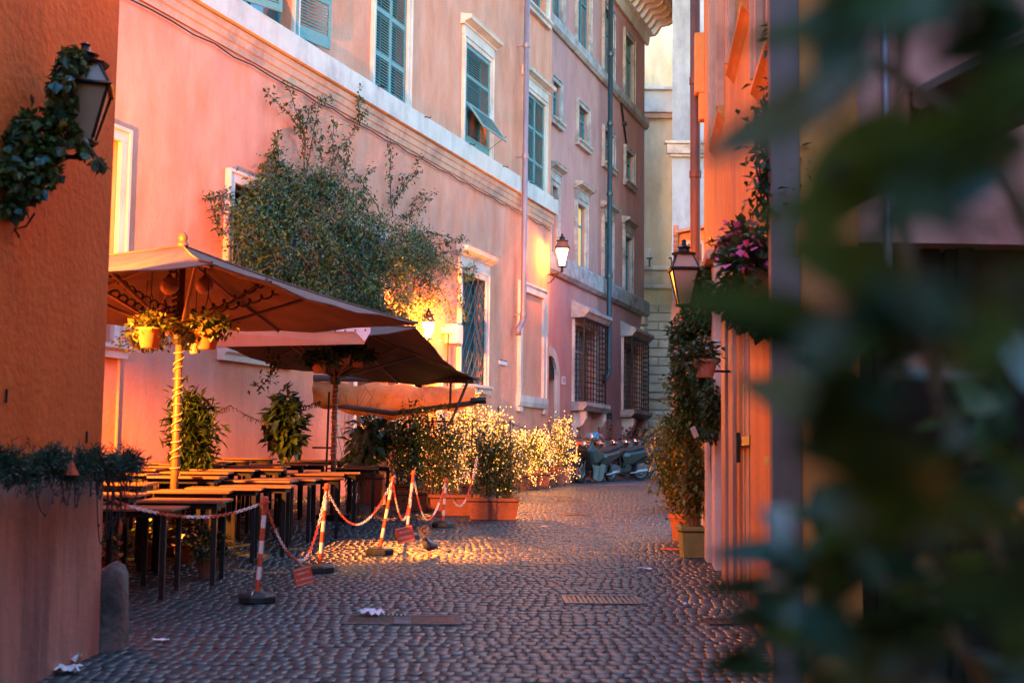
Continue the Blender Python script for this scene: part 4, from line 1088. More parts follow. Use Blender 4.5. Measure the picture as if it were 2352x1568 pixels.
# ================================================================== tables
def make_table():
    t = thing('patio_table', 'table', 'table', (0, 0, 0), 0, 'square wooden tables packed together under the umbrellas')
    b = .035
    MB().box(-.392, .392, -.392, .392, .755, .778).build('tabletop', m_wood, t, bevel=.004)
    for sx in (-1, 1):
        for sy in (-1, 1):
            MB().box(sx * .31 - b / 2 - .004, sx * .31 + b / 2 + .004, sy * .31 - b / 2 - .004, sy * .31 + b / 2 + .004, 0, .70).build('leg', m_legb, t)
    MB().box(-.33, .33, -.33, -.305, .70, .754).box(-.33, .33, .305, .33, .70, .754).box(-.33, -.305, -.305, .305, .70, .754).box(.305, .33, -.305, .305, .70, .754).build('table_frame', m_legb, t)
    return t
T0 = make_table(); TM = cmap(T0)
ordn = ['first', 'second', 'third', 'fourth', 'fifth', 'sixth', 'seventh', 'eighth', 'ninth', 'tenth', 'eleventh', 'twelfth', 'thirteenth']
used = False; tcount = 0
pole1 = polexy; pole2 = (ap2.x, ap2.y)
shade_ = {}
for r_ in range(13):
    Y = 11.45 + .79 * r_
    xe = -2.95 + .105 * (Y - 11.3) - .36 + (.12 if r_ % 3 == 1 else -.08 if r_ % 3 == 2 else 0)
    xw = -11.856 + .3585 * Y + .62
    xl = max(xw, -.37 * Y - .2)
    c = 0; x = xe
    while x > xl:
        cy = Y + rnd.uniform(-.015, .015); cx = x + rnd.uniform(-.02, .02)
        if math.hypot(cx - pole1[0], cy - pole1[1]) < .46: cy += .0; skip = True
        else: skip = math.hypot(cx - pole2[0], cy - pole2[1]) < .44
        if not skip:
            if c == 0: lab = 'street edge table, %s row counted from the orange corner' % ordn[r_]
            else: lab = 'table %s in from the street edge, %s row from the orange corner' % (('second', 'third', 'fourth', 'fifth', 'sixth')[min(c - 1, 4)], ordn[r_])
            z = gz(cx, cy) + .012 + rnd.uniform(-.0, .02) * (c > 0)
            rz = .09 + rnd.uniform(-.07, .07)
            if not used: o = T0; o.location = (cx, cy, z); o.rotation_euler.z = rz; o['label'] = lab; used = True
            else: o = copy_tree(T0, TM, (cx, cy, z), rz, lab)
            tcount += 1
        x -= .79; c += 1
print('tables', tcount)

# ================================================================== chain posts
def striped(h, r, n=7, start=1):
    return [(h * i / n, h * (i + 1) / n, (i + start) % 2) for i in range(n)]
def make_post(px, py, lean, label, hgt=.86, flip=0):
    p = G(px, py)
    t = thing('chain_post', label, 'post', (p.x, p.y, p.z + .015), 0, 'red and white chain posts along the tables')
    b = MB().lathe([(.165, 0), (.17, .01), (.17, .055), (.15, .075), (.05, .095)], 8, rot=.39 + rnd.random()).build('base', m_rubber, t, bevel=.006)
    top = Vector((lean[0], lean[1], hgt)); bot = Vector((0, 0, .085))
    n = 7
    for i in range(n):
        a = bot.lerp(top, i / n); c = bot.lerp(top, (i + 1) / n)
        MB().tube([a, c], .0205, 12).build('red_band' if (i + flip) % 2 == 0 else 'white_band', m_red if (i + flip) % 2 == 0 else m_white, t, smooth=False)
    d = (top - bot).normalized()
    MB().tube([top, top + d * .012], .042, 12).tube([top + d * .012, top + d * .045, top + d * .055], [.026, .026, .012], 12).build('cap', m_red, t)
    return t, Vector((p.x, p.y, p.z + .015)) + top + Vector((0, 0, .005))
posts = []
specs = [((590, 1388), (.045, 0), 'nearest red and white chain post, figure 1 painted on its base'),
         ((734, 1317), (.05, .0), 'second chain post, upright, with the reserved sign hanging beside its base'),
         ((873, 1274), (.13, .0), 'third chain post, leaning right, in front of the pigeon'),
         ((934, 1238), (.07, .02), 'fourth chain post, behind the leaning one, with a small sign at its base'),
         ((1017, 1211), (.03, .0), 'farthest and shortest chain post, beside the terracotta planters')]
for i, (p_, l_, lab) in enumerate(specs):
    posts.append(make_post(p_[0], p_[1], l_, lab, (.86, .86, .86, .85, .66)[i], flip=i % 2 * 0))
text('1', .09, m_white, posts[0][0], (-.02, -.115, .088), (R(24), 0, 0))
def link_mesh(m):
    a, b, r_ = .012, .024, .0042
    pts = []
    for i in range(10):
        th = 2 * math.pi * i / 10
        pts.append((math.cos(th) * a, 0, math.sin(th) * a + (b - a if math.sin(th) > 0.01 else -(b - a) if math.sin(th) < -.01 else 0)))
    return MB().tube(pts, r_, 5, closed=True).mesh('chain_link', m)
LKR, LKW = link_mesh(m_red), link_mesh(m_white)
def chain(a, b, low, label, skew=.5, run=9):
    """hangs from a to b; low = absolute height of its lowest point, skew = where that is"""
    t = thing('plastic_chain', label, 'chain', a, 0, 'red and white plastic chains')
    def pos(s):
        p = a.lerp(b, s)
        if s < skew: k = s / skew; z = a.z + (low - a.z) * (1 - (1 - k) ** 1.9)
        else: k = (1 - s) / (1 - skew); z = b.z + (low - b.z) * (1 - (1 - k) ** 1.9)
        return Vector((p.x, p.y, z))
    pts = [pos(i / 400) for i in range(401)]
    cum = [0]
    for i in range(400): cum.append(cum[-1] + (pts[i + 1] - pts[i]).length)
    pitch = .0385; n = int(cum[-1] / pitch); j = 0
    col = rnd.randrange(2)
    for i in range(n):
        d = (i + .5) * pitch
        while j < 399 and cum[j + 1] < d: j += 1
        p = pts[j]; tg = (pts[min(j + 1, 400)] - pts[max(j - 1, 0)]).normalized()
        red = (i // run + col) % 2
        o = link('chain_link', LKR if red else LKW, t)
        q = tg.to_track_quat('Z', 'Y')
        o.matrix_local = Matrix.Translation(p - a) @ q.to_matrix().to_4x4() @ Matrix.Rotation(R(35 + 90 * (i % 2)), 4, 'Z')
    return t
tp = [p[1] for p in posts]
anch = LB.w(.02, -.16, P(236, 1137, 8.8).z); anch = Vector((-2.86, 8.95, P(236, 1137, 8.9).z))
chain(anch, tp[0], P(480, 1193, 9.9).z, 'chain from the orange corner to the nearest post', .62, 10)
chain(tp[0], tp[1], P(665, 1310, 11.4).z, 'chain hanging low between the first two posts, carrying the reserved sign', .6, 11)
chain(tp[1], tp[2], P(820, 1222, 12.8).z, 'chain swagged between the second post and the leaning post', .45, 12)
chain(tp[2], tp[3], P(925, 1217, 14).z, 'chain between the leaning post and the post behind it', .55, 9)
chain(tp[3], tp[4], P(972, 1216, 15.5).z, 'chain between the last two posts, nearly touching the ground', .45, 9)
pl_top = P(1097, 1045, 19.4)
chain(tp[4], pl_top, P(1052, 1170, 17.8).z, 'chain rising from the last post to the plants', .45, 9)
def sign(px, py, d, w, h, lines, label, rz, rx, m=m_red, tm=m_white, fs=.03):
    p = P(px, py, d)
    o = MB().box(-w / 2, w / 2, -.003, .003, -h / 2, h / 2).build('warning_sign', m, None, p); o.rotation_euler = (rx, R(-12), rz)
    tag(o, label, 'sign')
    MB().box(-w / 2 + .006, w / 2 - .006, -.0045, -.0032, h / 2 - .012, h / 2 - .008).box(-w / 2 + .006, w / 2 - .006, -.0045, -.0032, -h / 2 + .008, -h / 2 + .012).build('border_line', tm, o)
    for i, s_ in enumerate(lines):
        text(s_, fs, tm, o, (0, -.004, h / 2 - (i + 1) * h / (len(lines) + 1)), (R(90), 0, 0), ext=.0005)
    return o
sign(697, 1322, 11.3, .17, .15, ['RISERVATO', 'AL PERSONALE'], 'red hanging sign with white words beside the second chain post', R(35), R(-8), fs=.023)
sign(930, 1227, 14.0, .2, .17, ['VIETATO', "L'INGRESSO"], 'red hanging sign with white words at the fourth chain post', R(25), R(-8), fs=.032)
sign(974, 1219, 15.2, .14, .13, ['C'], 'small dark hanging sign seen from its grey back near the planters', R(35), R(-12), m=m_stone, tm=m_iron, fs=.1)

# ================================================================== planters and plants
def trough(w, d, h, label, p, rz=0., m=m_terra, ribs=True, group='terracotta planters', name='terracotta_planter'):
    t = thing(name, label, 'planter', p, rz, group)
    k = .88
    mb = MB(); a = (w / 2 * k, d / 2 * k); b = (w / 2, d / 2); q = .02
    v = [(-a[0], -a[1], 0), (a[0], -a[1], 0), (a[0], a[1], 0), (-a[0], a[1], 0), (-b[0], -b[1], h * .86), (b[0], -b[1], h * .86), (b[0], b[1], h * .86), (-b[0], b[1], h * .86)]
    mb.add(v, [(0, 3, 2, 1), (0, 1, 5, 4), (1, 2, 6, 5), (2, 3, 7, 6), (3, 0, 4, 7)])
    if ribs:
        for i in range(9):
            z = h * (.12 + .075 * i); f = k + (1 - k) * (z / (h * .86)); e = .006
            mb.box(-w / 2 * f + .04, w / 2 * f - .04, -d / 2 * f - e, -d / 2 * f + .01, z, z + h * .035)
            mb.box(w / 2 * f - .01, w / 2 * f + e, -d / 2 * f + .04, d / 2 * f - .04, z, z + h * .035)
            mb.box(-w / 2 * f - e, -w / 2 * f + .01, -d / 2 * f + .04, d / 2 * f - .04, z, z + h * .035)
    mb.build('body', m, t, bevel=.004)
    r_ = .022
    MB().box(-b[0] - r_, b[0] + r_, -b[1] - r_, -b[1] + r_, h * .86, h).box(-b[0] - r_, b[0] + r_, b[1] - r_, b[1] + r_, h * .86, h).box(-b[0] - r_, -b[0] + r_, -b[1] + r_, b[1] - r_, h * .86, h).box(b[0] - r_, b[0] + r_, -b[1] + r_, b[1] - r_, h * .86, h).build('rim', m, t, bevel=.005)
    MB().box(-b[0], b[0], -b[1], b[1], h * .8, h * .9).build('soil', m_soil, t)
    return t
def roundpot(rad, h, label, p, m=m_terra, group=None):
    t = thing('terracotta_pot', label, 'pot', p, 0, group)
    MB().lathe([(rad * .68, 0), (rad * .95, h * .82), (rad * 1.08, h * .83), (rad * 1.1, h), (rad * .95, h), (rad * .92, h * .88), (.01, h * .88)], 20).build('body', m, t, smooth=False)
    return t
def stems(root, base, n, spread, top, r=.008, m=m_stem, name='stem', wob=.08, lean=(0, 0)):
    ends = []
    mb = MB()
    for i in range(n):
        a = rnd.random() * 6.28; s0 = spread * .35 * rnd.random()
        p0 = Vector((base[0] + math.cos(a) * s0, base[1] + math.sin(a) * s0, base[2]))
        hh = top * rnd.uniform(.7, 1.05); s1 = spread * rnd.random()
        pts = [p0]
        for k in range(1, 6):
            f_ = k / 5
            pts.append(Vector((p0.x + math.cos(a) * (s1 - s0) * f_ + lean[0] * f_ + rnd.uniform(-1, 1) * wob * f_, p0.y + math.sin(a) * (s1 - s0) * f_ + lean[1] * f_ + rnd.uniform(-1, 1) * wob * f_, base[2] + hh * f_)))
        mb.tube(pts, [r * (1 - .13 * k) for k in range(6)], 5); ends.append(pts)
    mb.build(name, m, root)
    return ends
def leaves_on(paths, n, size, m, parent, spread=.08, width=.5, t0=.15, name='foliage', down=.1):
    P_ = []; D_ = []
    for _ in range(n):
        pt = paths[rnd.randrange(len(paths))]; f_ = t0 + (1 - t0) * rnd.random() ** .8; q = f_ * (len(pt) - 1); i = min(int(q), len(pt) - 2)
        p = pt[i].lerp(pt[i + 1], q - i); P_.append(tuple(p))
    pos = np.array(P_) + nrg.normal(size=(n, 3)) * spread
    d = nrg.normal(size=(n, 3)); d[:, 2] -= down
    v, f = leafmesh(pos, d, rdir(n) * .4 + np.array([[0, 0, 1.]]), size * (.6 + .8 * nrg.random(n)), width)
    o = npmesh(name, v, f, m, parent); o['kind'] = 'stuff'; return o
def bush(name, label, cat, p, h, w, n, size, mats, nstem=7, width=.5, group=None, base=0., lean=(0, 0), spread=.09, t0=.15, wob=.1):
    t = thing(name, label, cat, p, 0, group)
    e = stems(t, (0, 0, base), nstem, w, h, wob=wob, lean=lean)
    for i, m in enumerate(mats):
        leaves_on(e, n // len(mats), size, m, t, spread, width, t0)
    return t, e

# fairy light strings
def octa(pos, r):
    N = len(pos); o = np.array([[1, 0, 0], [-1, 0, 0], [0, 1, 0], [0, -1, 0], [0, 0, 1], [0, 0, -1]]) * r
    v = (pos[:, None, :] + o[None] * (.8 + .5 * nrg.random((N, 1, 1)))).reshape(-1, 3)
    f = np.array([[0, 2, 4], [2, 1, 4], [1, 3, 4], [3, 0, 4], [2, 0, 5], [1, 2, 5], [3, 1, 5], [0, 3, 5]])
    return v, (np.arange(N)[:, None, None] * 6 + f[None]).reshape(-1, 3)
def fairy(label, base, h, w, n, watts=0., r=.0125, shape=1., z0=.1, depth=.25):
    t = thing('fairy_lights', label, 'string lights', base, 0, 'warm fairy lights wound through the plants')
    turns = int(h * 9); pts = []
    k = 260
    for i in range(k):
        f_ = i / (k - 1); z = z0 + (h - z0) * f_
        ww = w * (1 - .45 * f_ ** 2) * shape
        a = f_ * turns * 6.28
        pts.append((math.cos(a) * ww * (.8 + .3 * math.sin(a * 2.3)), math.sin(a) * ww * depth / max(w, .01) * 1.0, z + .04 * math.sin(a * 1.7)))
    MB().tube(pts, .003, 3).build('wire', m_cable, t)
    pa = np.array(pts); cl = nrg.integers(0, k, n // 7 + 1); idx = cl[nrg.integers(0, len(cl), n)]
    pos = pa[idx] + nrg.normal(size=(n, 3)) * np.array([.05, .04, .075])
    m2 = n // 3; a_ = nrg.random(m2) * 6.28; zz = nrg.random(m2)
    pos[:m2] = np.stack([np.cos(a_) * w * (1 - .45 * zz ** 2) * nrg.random(m2) ** .5, np.sin(a_) * depth, z0 + (h - z0) * zz], 1)
    v, f = octa(pos, r)
    o = npmesh('bulb', v, f, m_bulb, t); o['kind'] = 'stuff'
    if watts:
        for q in (.3, .7):
            l = bpy.data.lights.new('string_glow', 'POINT'); l.energy = watts; l.color = (1, .36, .05); l.shadow_soft_size = .22
            lo = bpy.data.objects.new('string_glow', l); S.collection.objects.link(lo); lo.parent = t; lo.location = (0, -.12, z0 + (h - z0) * q)
    return t
def off(p, dz=0., dx=0., dy=0.): return (p.x + dx, p.y + dy, gz(p.x + dx, p.y + dy) + .015 + dz)

# front row of troughs
pA = G(1132, 1194); pB = G(1042, 1184); pC = G(960, 1174)
trough(.80, .36, .33, 'ribbed terracotta trough nearest the street, right of its row', off(pA), .02)
trough(.78, .36, .33, 'ribbed terracotta trough, middle of the front row', off(pB), .05)
trough(.66, .36, .32, 'dark terracotta trough left of the front row', off(pC), .03, ribs=False)
pD = G(872, 1160)
trough(.42, .4, .55, 'tall dark terracotta box by the end of the tables', off(pD, 0, -.15), .0, ribs=False)
trough(.45, .4, .38, 'low dark terracotta box between the tall box and the troughs', off(pD, 0, .35), .0, ribs=False)
# second row with lights
back = [(1120, 1133, .5, 'ribbed terracotta trough behind the front row'), (1199, 1126, .34, 'first ribbed box of the lit row by the pink corner'), (1221, 1123, .34, 'second ribbed box of the lit row'), (1243, 1120, .36, 'third ribbed box of the lit row'), (1262, 1117, .28, 'small low box fourth in the lit row')]
BP = []
for (a, b, w, lab) in back:
    p = G(a, b); BP.append(p); trough(w, .34, .34, lab, off(p), .0)
p = G(1281, 1114); BP.append(p); roundpot(.17, .42, 'round terracotta pot near the right end of the lit row', off(p), m_terra)
p = G(1299, 1111); BP.append(p); roundpot(.13, .34, 'ochre pot at the right end of the lit row', off(p), m_terral)

# plants in front boxes
def z_for(px, py, d, base): return P(px, py, d).z - base
def plant_at(g, top_py, **k):
    zt_ = P(1176, top_py, g.y).z
    return zt_ - gz(g.x, g.y)
hA = plant_at(pA, 985)
bush('trough_plant', 'leafy plants with orange berries rising from the nearest trough', 'plant', off(pA, .28, -.12), hA - .3, .22, 1300, .075, (m_leafd, m_leafm), 9, spread=.11, wob=.2)
bush('trough_plant', 'fine leaved shrub at the right end of the nearest trough', 'shrub', off(pA, .28, .22), hA - .35, .2, 3000, .042, (m_leafv, m_leafm), 11, spread=.10, t0=.05, wob=.16)
hB = plant_at(pB, 960)
bush('trough_plant', 'thin climbing plants on stakes in the middle trough', 'plant', off(pB, .28, -.1), hB - .3, .26, 2200, .055, (m_leafv, m_leafy), 11, spread=.11, t0=.05, wob=.2)
bush('trough_plant', 'dark leaved climber at the left of the middle trough', 'plant', off(pB, .28, -.35, .1), hB - .2, .2, 1100, .07, (m_leafd, m_leafv), 8, spread=.11, wob=.2)
hC = plant_at(pC, 940)
bush('trough_plant', 'tall dark leaved climber in the left trough', 'plant', off(pC, .28, -.1), hC - .3, .3, 1500, .085, (m_leafd, m_leafv), 10, spread=.12, wob=.2)
hD = plant_at(pD, 945)
t_, e_ = bush('large_leaved_plant', 'large glossy leaved plant bulging over the end of the tables', 'plant', off(pD, .5, -.2), hD - .75, .12, 200, .1, (m_leafd,), 6)
foliage('leaf', [(0, 0, hD - 1.15), (.05, 0, hD - .85), (-.12, 0, hD - 1.45)], [(.38, .3, .3), (.42, .3, .24), (.26, .25, .35)], 520, .22, m_leafg, t_, width=.55, down=.5)
bush('trough_plant', 'loose dark plant between the glossy leaves and the left trough', 'plant', off(pD, .35, .38), hD - .4, .25, 1500, .075, (m_leafd, m_leafm), 8)
# stakes and wire of the trellis
ts = thing('plant_trellis', 'dark stakes with a barbed looking wire running along the tops of the troughs', 'trellis', off(pB))
for (a, d_) in ((915, pC.y), (985, pB.y), (1085, pA.y), (1172, pA.y)):
    q = P(a, 965, d_); MB().tube([q - ts.location - Vector((0, 0, q.z - gz(q.x, q.y) - .1)), q - ts.location], .011, 5).build('stake', m_twig, ts)
wp = [P(a, b, c_) - ts.location for a, b, c_ in ((905, 962, pC.y), (985, 968, pB.y), (1085, 966, pA.y), (1175, 972, pA.y), (1210, 985, pA.y + .5))]
mb = MB().tube(wp, .006, 4)
for i in range(90):
    k_ = rnd.random() * 3.99; j = int(k_); q = wp[j].lerp(wp[j + 1], k_ - j); mb.tube([q, q + Vector((rnd.uniform(-.03, .03), rnd.uniform(-.03, .03), rnd.uniform(-.05, .05)))], .003, 3)
mb.build('top_wire', m_twig, ts)

# lit plants: (px, base y, top y, width, bulbs)
lit = [((968, 1140), 918, .30, 300, 'fairy lights climbing a tall column beside the restaurant door', 26.5),
       ((1015, 1160), 985, .32, 260, 'fairy lights scattered behind the middle trough', 22.5),
       ((1050, 1140), 940, .42, 420, 'dense fairy lights behind the front troughs', 24.0),
       ((1092, 1130), 908, .42, 480, 'highest mass of fairy lights under the lattice window', 25.5),
       ((1145, 1130), 945, .42, 400, 'fairy lights around the bushes behind the nearest trough', 26.0),
       ((1199, 1126), 985, .36, 300, 'fairy lights on the first lit shrub by the pink corner', None),
       ((1232, 1120), 990, .42, 400, 'fairy lights on the rounded shrub of the lit row', None),
       ((1290, 1114), 962, .42, 460, 'fairy lights on the end shrub beside the scooters', None)]
for i, (b, ty, w, n, lab, dd) in enumerate(lit):
    if dd is None: g = G(*b)
    else:
        q = P(b[0], b[1], dd); g = Vector((q.x, q.y, gz(q.x, q.y)))
    zt_ = P(b[0], ty, g.y).z - gz(g.x, g.y)
    base = off(g, .30)
    h_ = zt_ - .32
    bush('lit_shrub', 'green shrub threaded with lights, ' + lab.split('fairy lights ')[-1], 'shrub', base, h_ * 1.0, w * .8, 1100, .06, (m_leafd, m_leafm), 9, spread=.10, t0=.05, wob=.15)
    if i < 5: trough(.6, .35, .32, 'shadowed trough at the back, box %s counted from the door' % ordn[i], off(g), .0)
    fairy(lab, base, h_, w * .85, int(n * 1.35), watts=(.5, .45, .6, .85, .8, .6, .75, .8)[i], z0=-.12 if i > 4 else .05)

for (gg_, dx_, hh_, nn_, lab) in ((pA, .15, hA, 60, 'a few fairy lights among the leaves of the nearest trough'), (pB, .0, hB, 130, 'fairy lights among the climbers of the middle trough'), (pC, .12, hC, 90, 'sparse fairy lights in the left trough')):
    fairy(lab, off(gg_, .3, dx_, .15), hh_ - .35, .25, nn_, 0)
# wall side greens
p = P(455, 1060, 15.9); p = Vector((p.x, p.y, gz(p.x, p.y)))
hb = P(450, 890, 15.9).z - p.z
t_, e_ = bush('bamboo_shrub', 'tall narrow bamboo like shrub between the first pole and the wall', 'shrub', (p.x - .0, p.y, p.z), hb - .08, .27, 500, .17, (m_leafd,), 16, width=.18, spread=.05, lean=(-.12, 0), t0=.3)
leaves_on(e_, 3000, .15, m_leafd, t_, .06, .17, .25)
p = P(655, 1060, 17.6); p = Vector((p.x, p.y, gz(p.x, p.y))); hb = P(650, 893, 17.6).z - p.z
t_ = thing('potted_ficus', 'small dark ficus tree with a rounded crown against the wall', 'tree', p)
MB().tube([(0, 0, 0), (.01, 0, hb * .4), (-.02, 0, hb * .6), (-.03, 0, hb * .85)], [.022, .02, .016, .01], 8).build('trunk', m_twig, t_)
foliage('crown', [(-.02, 0, hb - .42), (-.02, 0, hb - .62), (-.02, 0, hb - .2)], [(.27, .25, .26), (.25, .22, .26), (.14, .14, .2)], 620, .17, m_leafd, t_, width=.5, down=.35)
t_ = thing('tinsel_garland', 'thin dark tinsel garland strung between the bamboo and the ficus', 'garland', P(530, 935, 17.2))
pp = [P(a, b, 17.2) - t_.location for a, b in ((468, 958), (500, 945), (528, 931), (560, 950), (600, 968), (618, 975))] + [P(a, b, 18.6) - t_.location for a, b in ((690, 934), (715, 930), (738, 922))]
for seg in (pp[:6], pp[6:]):
  mb = MB().tube(seg, .006, 4)
  for i in range(110):
    k_ = rnd.random() * (len(seg) - 1.01); j = int(k_)
    q = seg[j].lerp(seg[j + 1], k_ - j); mb.tube([q, q + Vector((rnd.uniform(-.02, .02), rnd.uniform(-.02, .02), rnd.uniform(-.07, .03)))], .004, 3)
  mb.build('tinsel', m_twig, t_)
# dark stand pole & bare twigs near second umbrella
t_ = thing('iron_stand', 'thin black iron upright with a short crossbar left of the second pole', 'stand', P(748, 1060, 20.0))
b_ = P(748, 1100, 20.0)
t_.location = (b_.x, b_.y, gz(b_.x, b_.y))
hh = P(750, 900, 20.0).z - t_.location.z
MB().tube([(0, 0, 0), (0.02, 0, hh)], .018, 6).tube([(-.22, 0, hh * .55), (.08, 0, hh * .55)], .016, 6).build('upright', m_iron, t_)
t_ = thing('bare_climber', 'tangled bare climber twigs beside the second umbrella pole', 'climber', (b_.x + .35, b_.y + .8, gz(b_.x, b_.y)))
stems(t_, (0, 0, 0), 22, .45, 2.0, r=.006, m=m_twig, wob=.22)

# ================================================================== big vine on the pink wall
vt = thing('wall_vine', 'large tangled green vine spilling over the pink wall above the umbrellas', 'vine', PK.w(PK.hit(800, 740)[0], 0, PK.hit(800, 740)[1]), PK.ang)
VO = (PK.hit(800, 740)[0], PK.hit(800, 740)[1])
poly = [(585, 430), (610, 400), (660, 385), (700, 400), (760, 400), (810, 430), (850, 470), (880, 500), (925, 500), (960, 520), (1000, 560), (1040, 610), (1015, 660), (1000, 700), (990, 760), (960, 800), (900, 790), (800, 780), (680, 760), (560, 740), (540, 600), (545, 480)]
def inpoly(x, y, pl):
    c = False; j = len(pl) - 1
    for i in range(len(pl)):
        if (pl[i][1] > y) != (pl[j][1] > y) and x < (pl[j][0] - pl[i][0]) * (y - pl[i][1]) / (pl[j][1] - pl[i][1]) + pl[i][0]: c = not c
        j = i
    return c
bx_ = [(rnd.uniform(530, 1045), rnd.uniform(380, 800)) for _ in range(620)]
cl = []
for (a, b) in bx_:
    if inpoly(a, b, poly):
        o_ = -.08 - .62 * rnd.random() ** .7 * min(1, (b - 370) / 160) * min(1, max(.25, (1050 - a) / 120))
        s_, z_ = PK.hit(a, b, o_); cl.append((s_ - VO[0], o_, z_ - VO[1]))
cl = np.array(cl); print('vine clumps', len(cl))
def vine_leaves(n, m, size, sg):
    idx = nrg.integers(0, len(cl), n); pos = cl[idx] + nrg.normal(size=(n, 3)) * np.array(sg)
    pos[:, 1] = np.minimum(pos[:, 1], -.01)
    d = rdir(n); d[:, 2] -= .45
    v, f = leafmesh(pos, d, rdir(n) * .6 + np.array([[0, -.6, .8]]), size * (.6 + .8 * nrg.random(n)), .5)
    o = npmesh('foliage', v, f, m, vt); o['kind'] = 'stuff'
vine_leaves(20000, m_leafv, .066, (.115, .09, .09)); vine_leaves(12000, m_leafd, .07, (.14, .09, .11)); vine_leaves(6000, m_leafm, .07, (.24, .12, .18))
mb = MB()
for i in range(420):
    c = cl[rnd.randrange(len(cl))]; p0 = Vector(c); pts = [p0]
    dx_, dz_ = rnd.uniform(-.5, .5), rnd.uniform(-.3, .45)
    for k in range(1, 5): pts.append(p0 + Vector((dx_ * k / 4 + rnd.uniform(-.05, .05), -.06 * k * rnd.random(), dz_ * k / 4 - .02 * k * k)))
    for q in pts: q.y = min(q.y, -.02)
    mb.tube(pts, .006, 4)
mb.build('twigs', m_twig, vt)['kind'] = 'stuff'
# long shoots: pixel paths on the wall
shoots = [[(700, 400), (695, 330), (680, 250), (655, 170)], [(690, 300), (650, 245), (600, 203)], [(700, 390), (700, 300), (712, 250), (740, 228), (770, 222)], [(705, 395), (720, 300), (733, 232)],
          [(760, 400), (765, 330), (765, 258)], [(760, 380), (790, 330), (826, 285), (848, 232)], [(826, 285), (822, 230), (822, 183)], [(680, 400), (640, 370), (612, 352)], [(700, 320), (688, 280), (690, 240)],
          [(900, 500), (895, 420), (898, 360), (894, 308)], [(900, 470), (930, 430), (955, 400), (963, 345)], [(905, 480), (925, 410), (966, 390)], [(920, 500), (960, 480), (1008, 430)], [(880, 500), (840, 430), (800, 380), (760, 350)],
          [(860, 520), (830, 450), (840, 400), (870, 380)], [(620, 440), (560, 440), (500, 450), (462, 455)], [(640, 420), (590, 460), (540, 485), (465, 478)], [(520, 440), (495, 490), (500, 520), (525, 540)], [(600, 400), (615, 360), (660, 340)],
          [(1000, 560), (1040, 555), (1075, 545)], [(1010, 580), (1060, 575), (1085, 580)], [(1030, 600), (1070, 620), (1100, 605)], [(980, 530), (1010, 540), (1050, 548)], [(1040, 610), (1075, 640), (1095, 625)], [(1000, 650), (1030, 700), (1040, 740)],
          [(740, 400), (735, 340), (738, 290)], [(780, 420), (800, 370), (790, 320)], [(630, 400), (640, 350), (628, 320), (650, 300)], [(940, 510), (950, 460), (985, 440)], [(1050, 640), (1060, 700), (1075, 760)]]
paths = []; mb = MB()
for sh in shoots:
    pts = []
    for i in range(len(sh) - 1):
        for k in range(5):
            f_ = k / 5; a = sh[i][0] * (1 - f_) + sh[i + 1][0] * f_; b = sh[i][1] * (1 - f_) + sh[i + 1][1] * f_
            o_ = -.10 - .1 * rnd.random(); s_, z_ = PK.hit(a + rnd.uniform(-2.5, 2.5), b + rnd.uniform(-2.5, 2.5), o_); pts.append(Vector((s_ - VO[0], o_, z_ - VO[1])))
    paths.append(pts); mb.tube(pts, [.012 * (1 - .6 * i / len(pts)) for i in range(len(pts))], 5)
mb.build('shoot', m_twig, vt)
leaves_on(paths, 1500, .085, m_leafd, vt, .035, .5, 0., down=.6)
leaves_on(paths, 700, .08, m_leafv, vt, .06, .5, 0., down=.6)
# hanging strand over the low sill
t_ = thing('hanging_strand', 'dark leafy strand hanging over the stone sill under the vine', 'vine strand', P(625, 850, 19.0))
pt = [P(a, b, 19.0 - .02 * i) - t_.location for i, (a, b) in enumerate(((560, 790), (600, 800), (640, 825), (628, 850), (612, 875), (590, 895)))]
MB().tube(pt, .006, 4).build('stem', m_twig, t_); leaves_on([pt], 130, .09, m_leafd, t_, .05, .5, 0.)

# ================================================================== hanging baskets and globes under the umbrellas
def basket(px, py, d, rad, label, mats, potm, n=320, lsize=.06, hangup=.45, hang=.16, pot=True, wide=1.15):
    p = P(px, py, d)
    t = thing('hanging_basket', label, 'hanging basket', p, 0, 'hanging flower pots under the umbrellas')
    if pot: MB().lathe([(rad * .62, -rad * .75), (rad * .95, rad * .5), (rad * 1.05, rad * .52), (rad * 1.05, rad * .66), (rad * .9, rad * .66), (.01, rad * .5)], 18).build('pot', potm, t, smooth=True)
    mb = MB()
    for a in (0.3, 2.4, 4.5): mb.tube([(rad * math.cos(a), rad * math.sin(a), rad * .6), (0, 0, hangup)], .004, 4)
    mb.tube([(0, 0, hangup), (0, 0, hangup + .22)], .005, 4); mb.build('hanger', m_cable, t)
    for m in mats:
        foliage('foliage', [(0, 0, rad * 1.1), (rad * .6, 0, rad * .8), (-rad * .7, 0, rad * .7)], [(rad * wide, rad * wide, rad * .8)] * 3, n // len(mats), lsize, m, t, width=.85, down=.3)
    return t
basket(344, 775, 12.9, .14, 'pale orange pot of ivy hanging left of the first pole', (m_leafy, m_leafm), m_terral, 420, .06)
basket(475, 778, 13.2, .145, 'pot with pale blossoms hanging right of the first pole', (m_leafd, m_leafy), m_terral, 560, .065, wide=1.6)
basket(335, 805, 14.6, .135, 'trailing basket hanging behind and below the left pot', (m_leafy, m_leafd), m_terral, 700, .04, pot=False, wide=2.2, hangup=.9)
basket(447, 800, 14.6, .08, 'small pale pot peeping out right behind the first pole', (m_leafd,), m_white, 200, .06)
basket(733, 842, 18.3, .125, 'dull pink pot hanging left of the second pole', (m_leafd,), m_terral, 420, .08, wide=1.9)
basket(790, 822, 18.7, .12, 'pink pot hanging right beside the second pole', (m_leafd,), m_terral, 420, .08, wide=1.9)
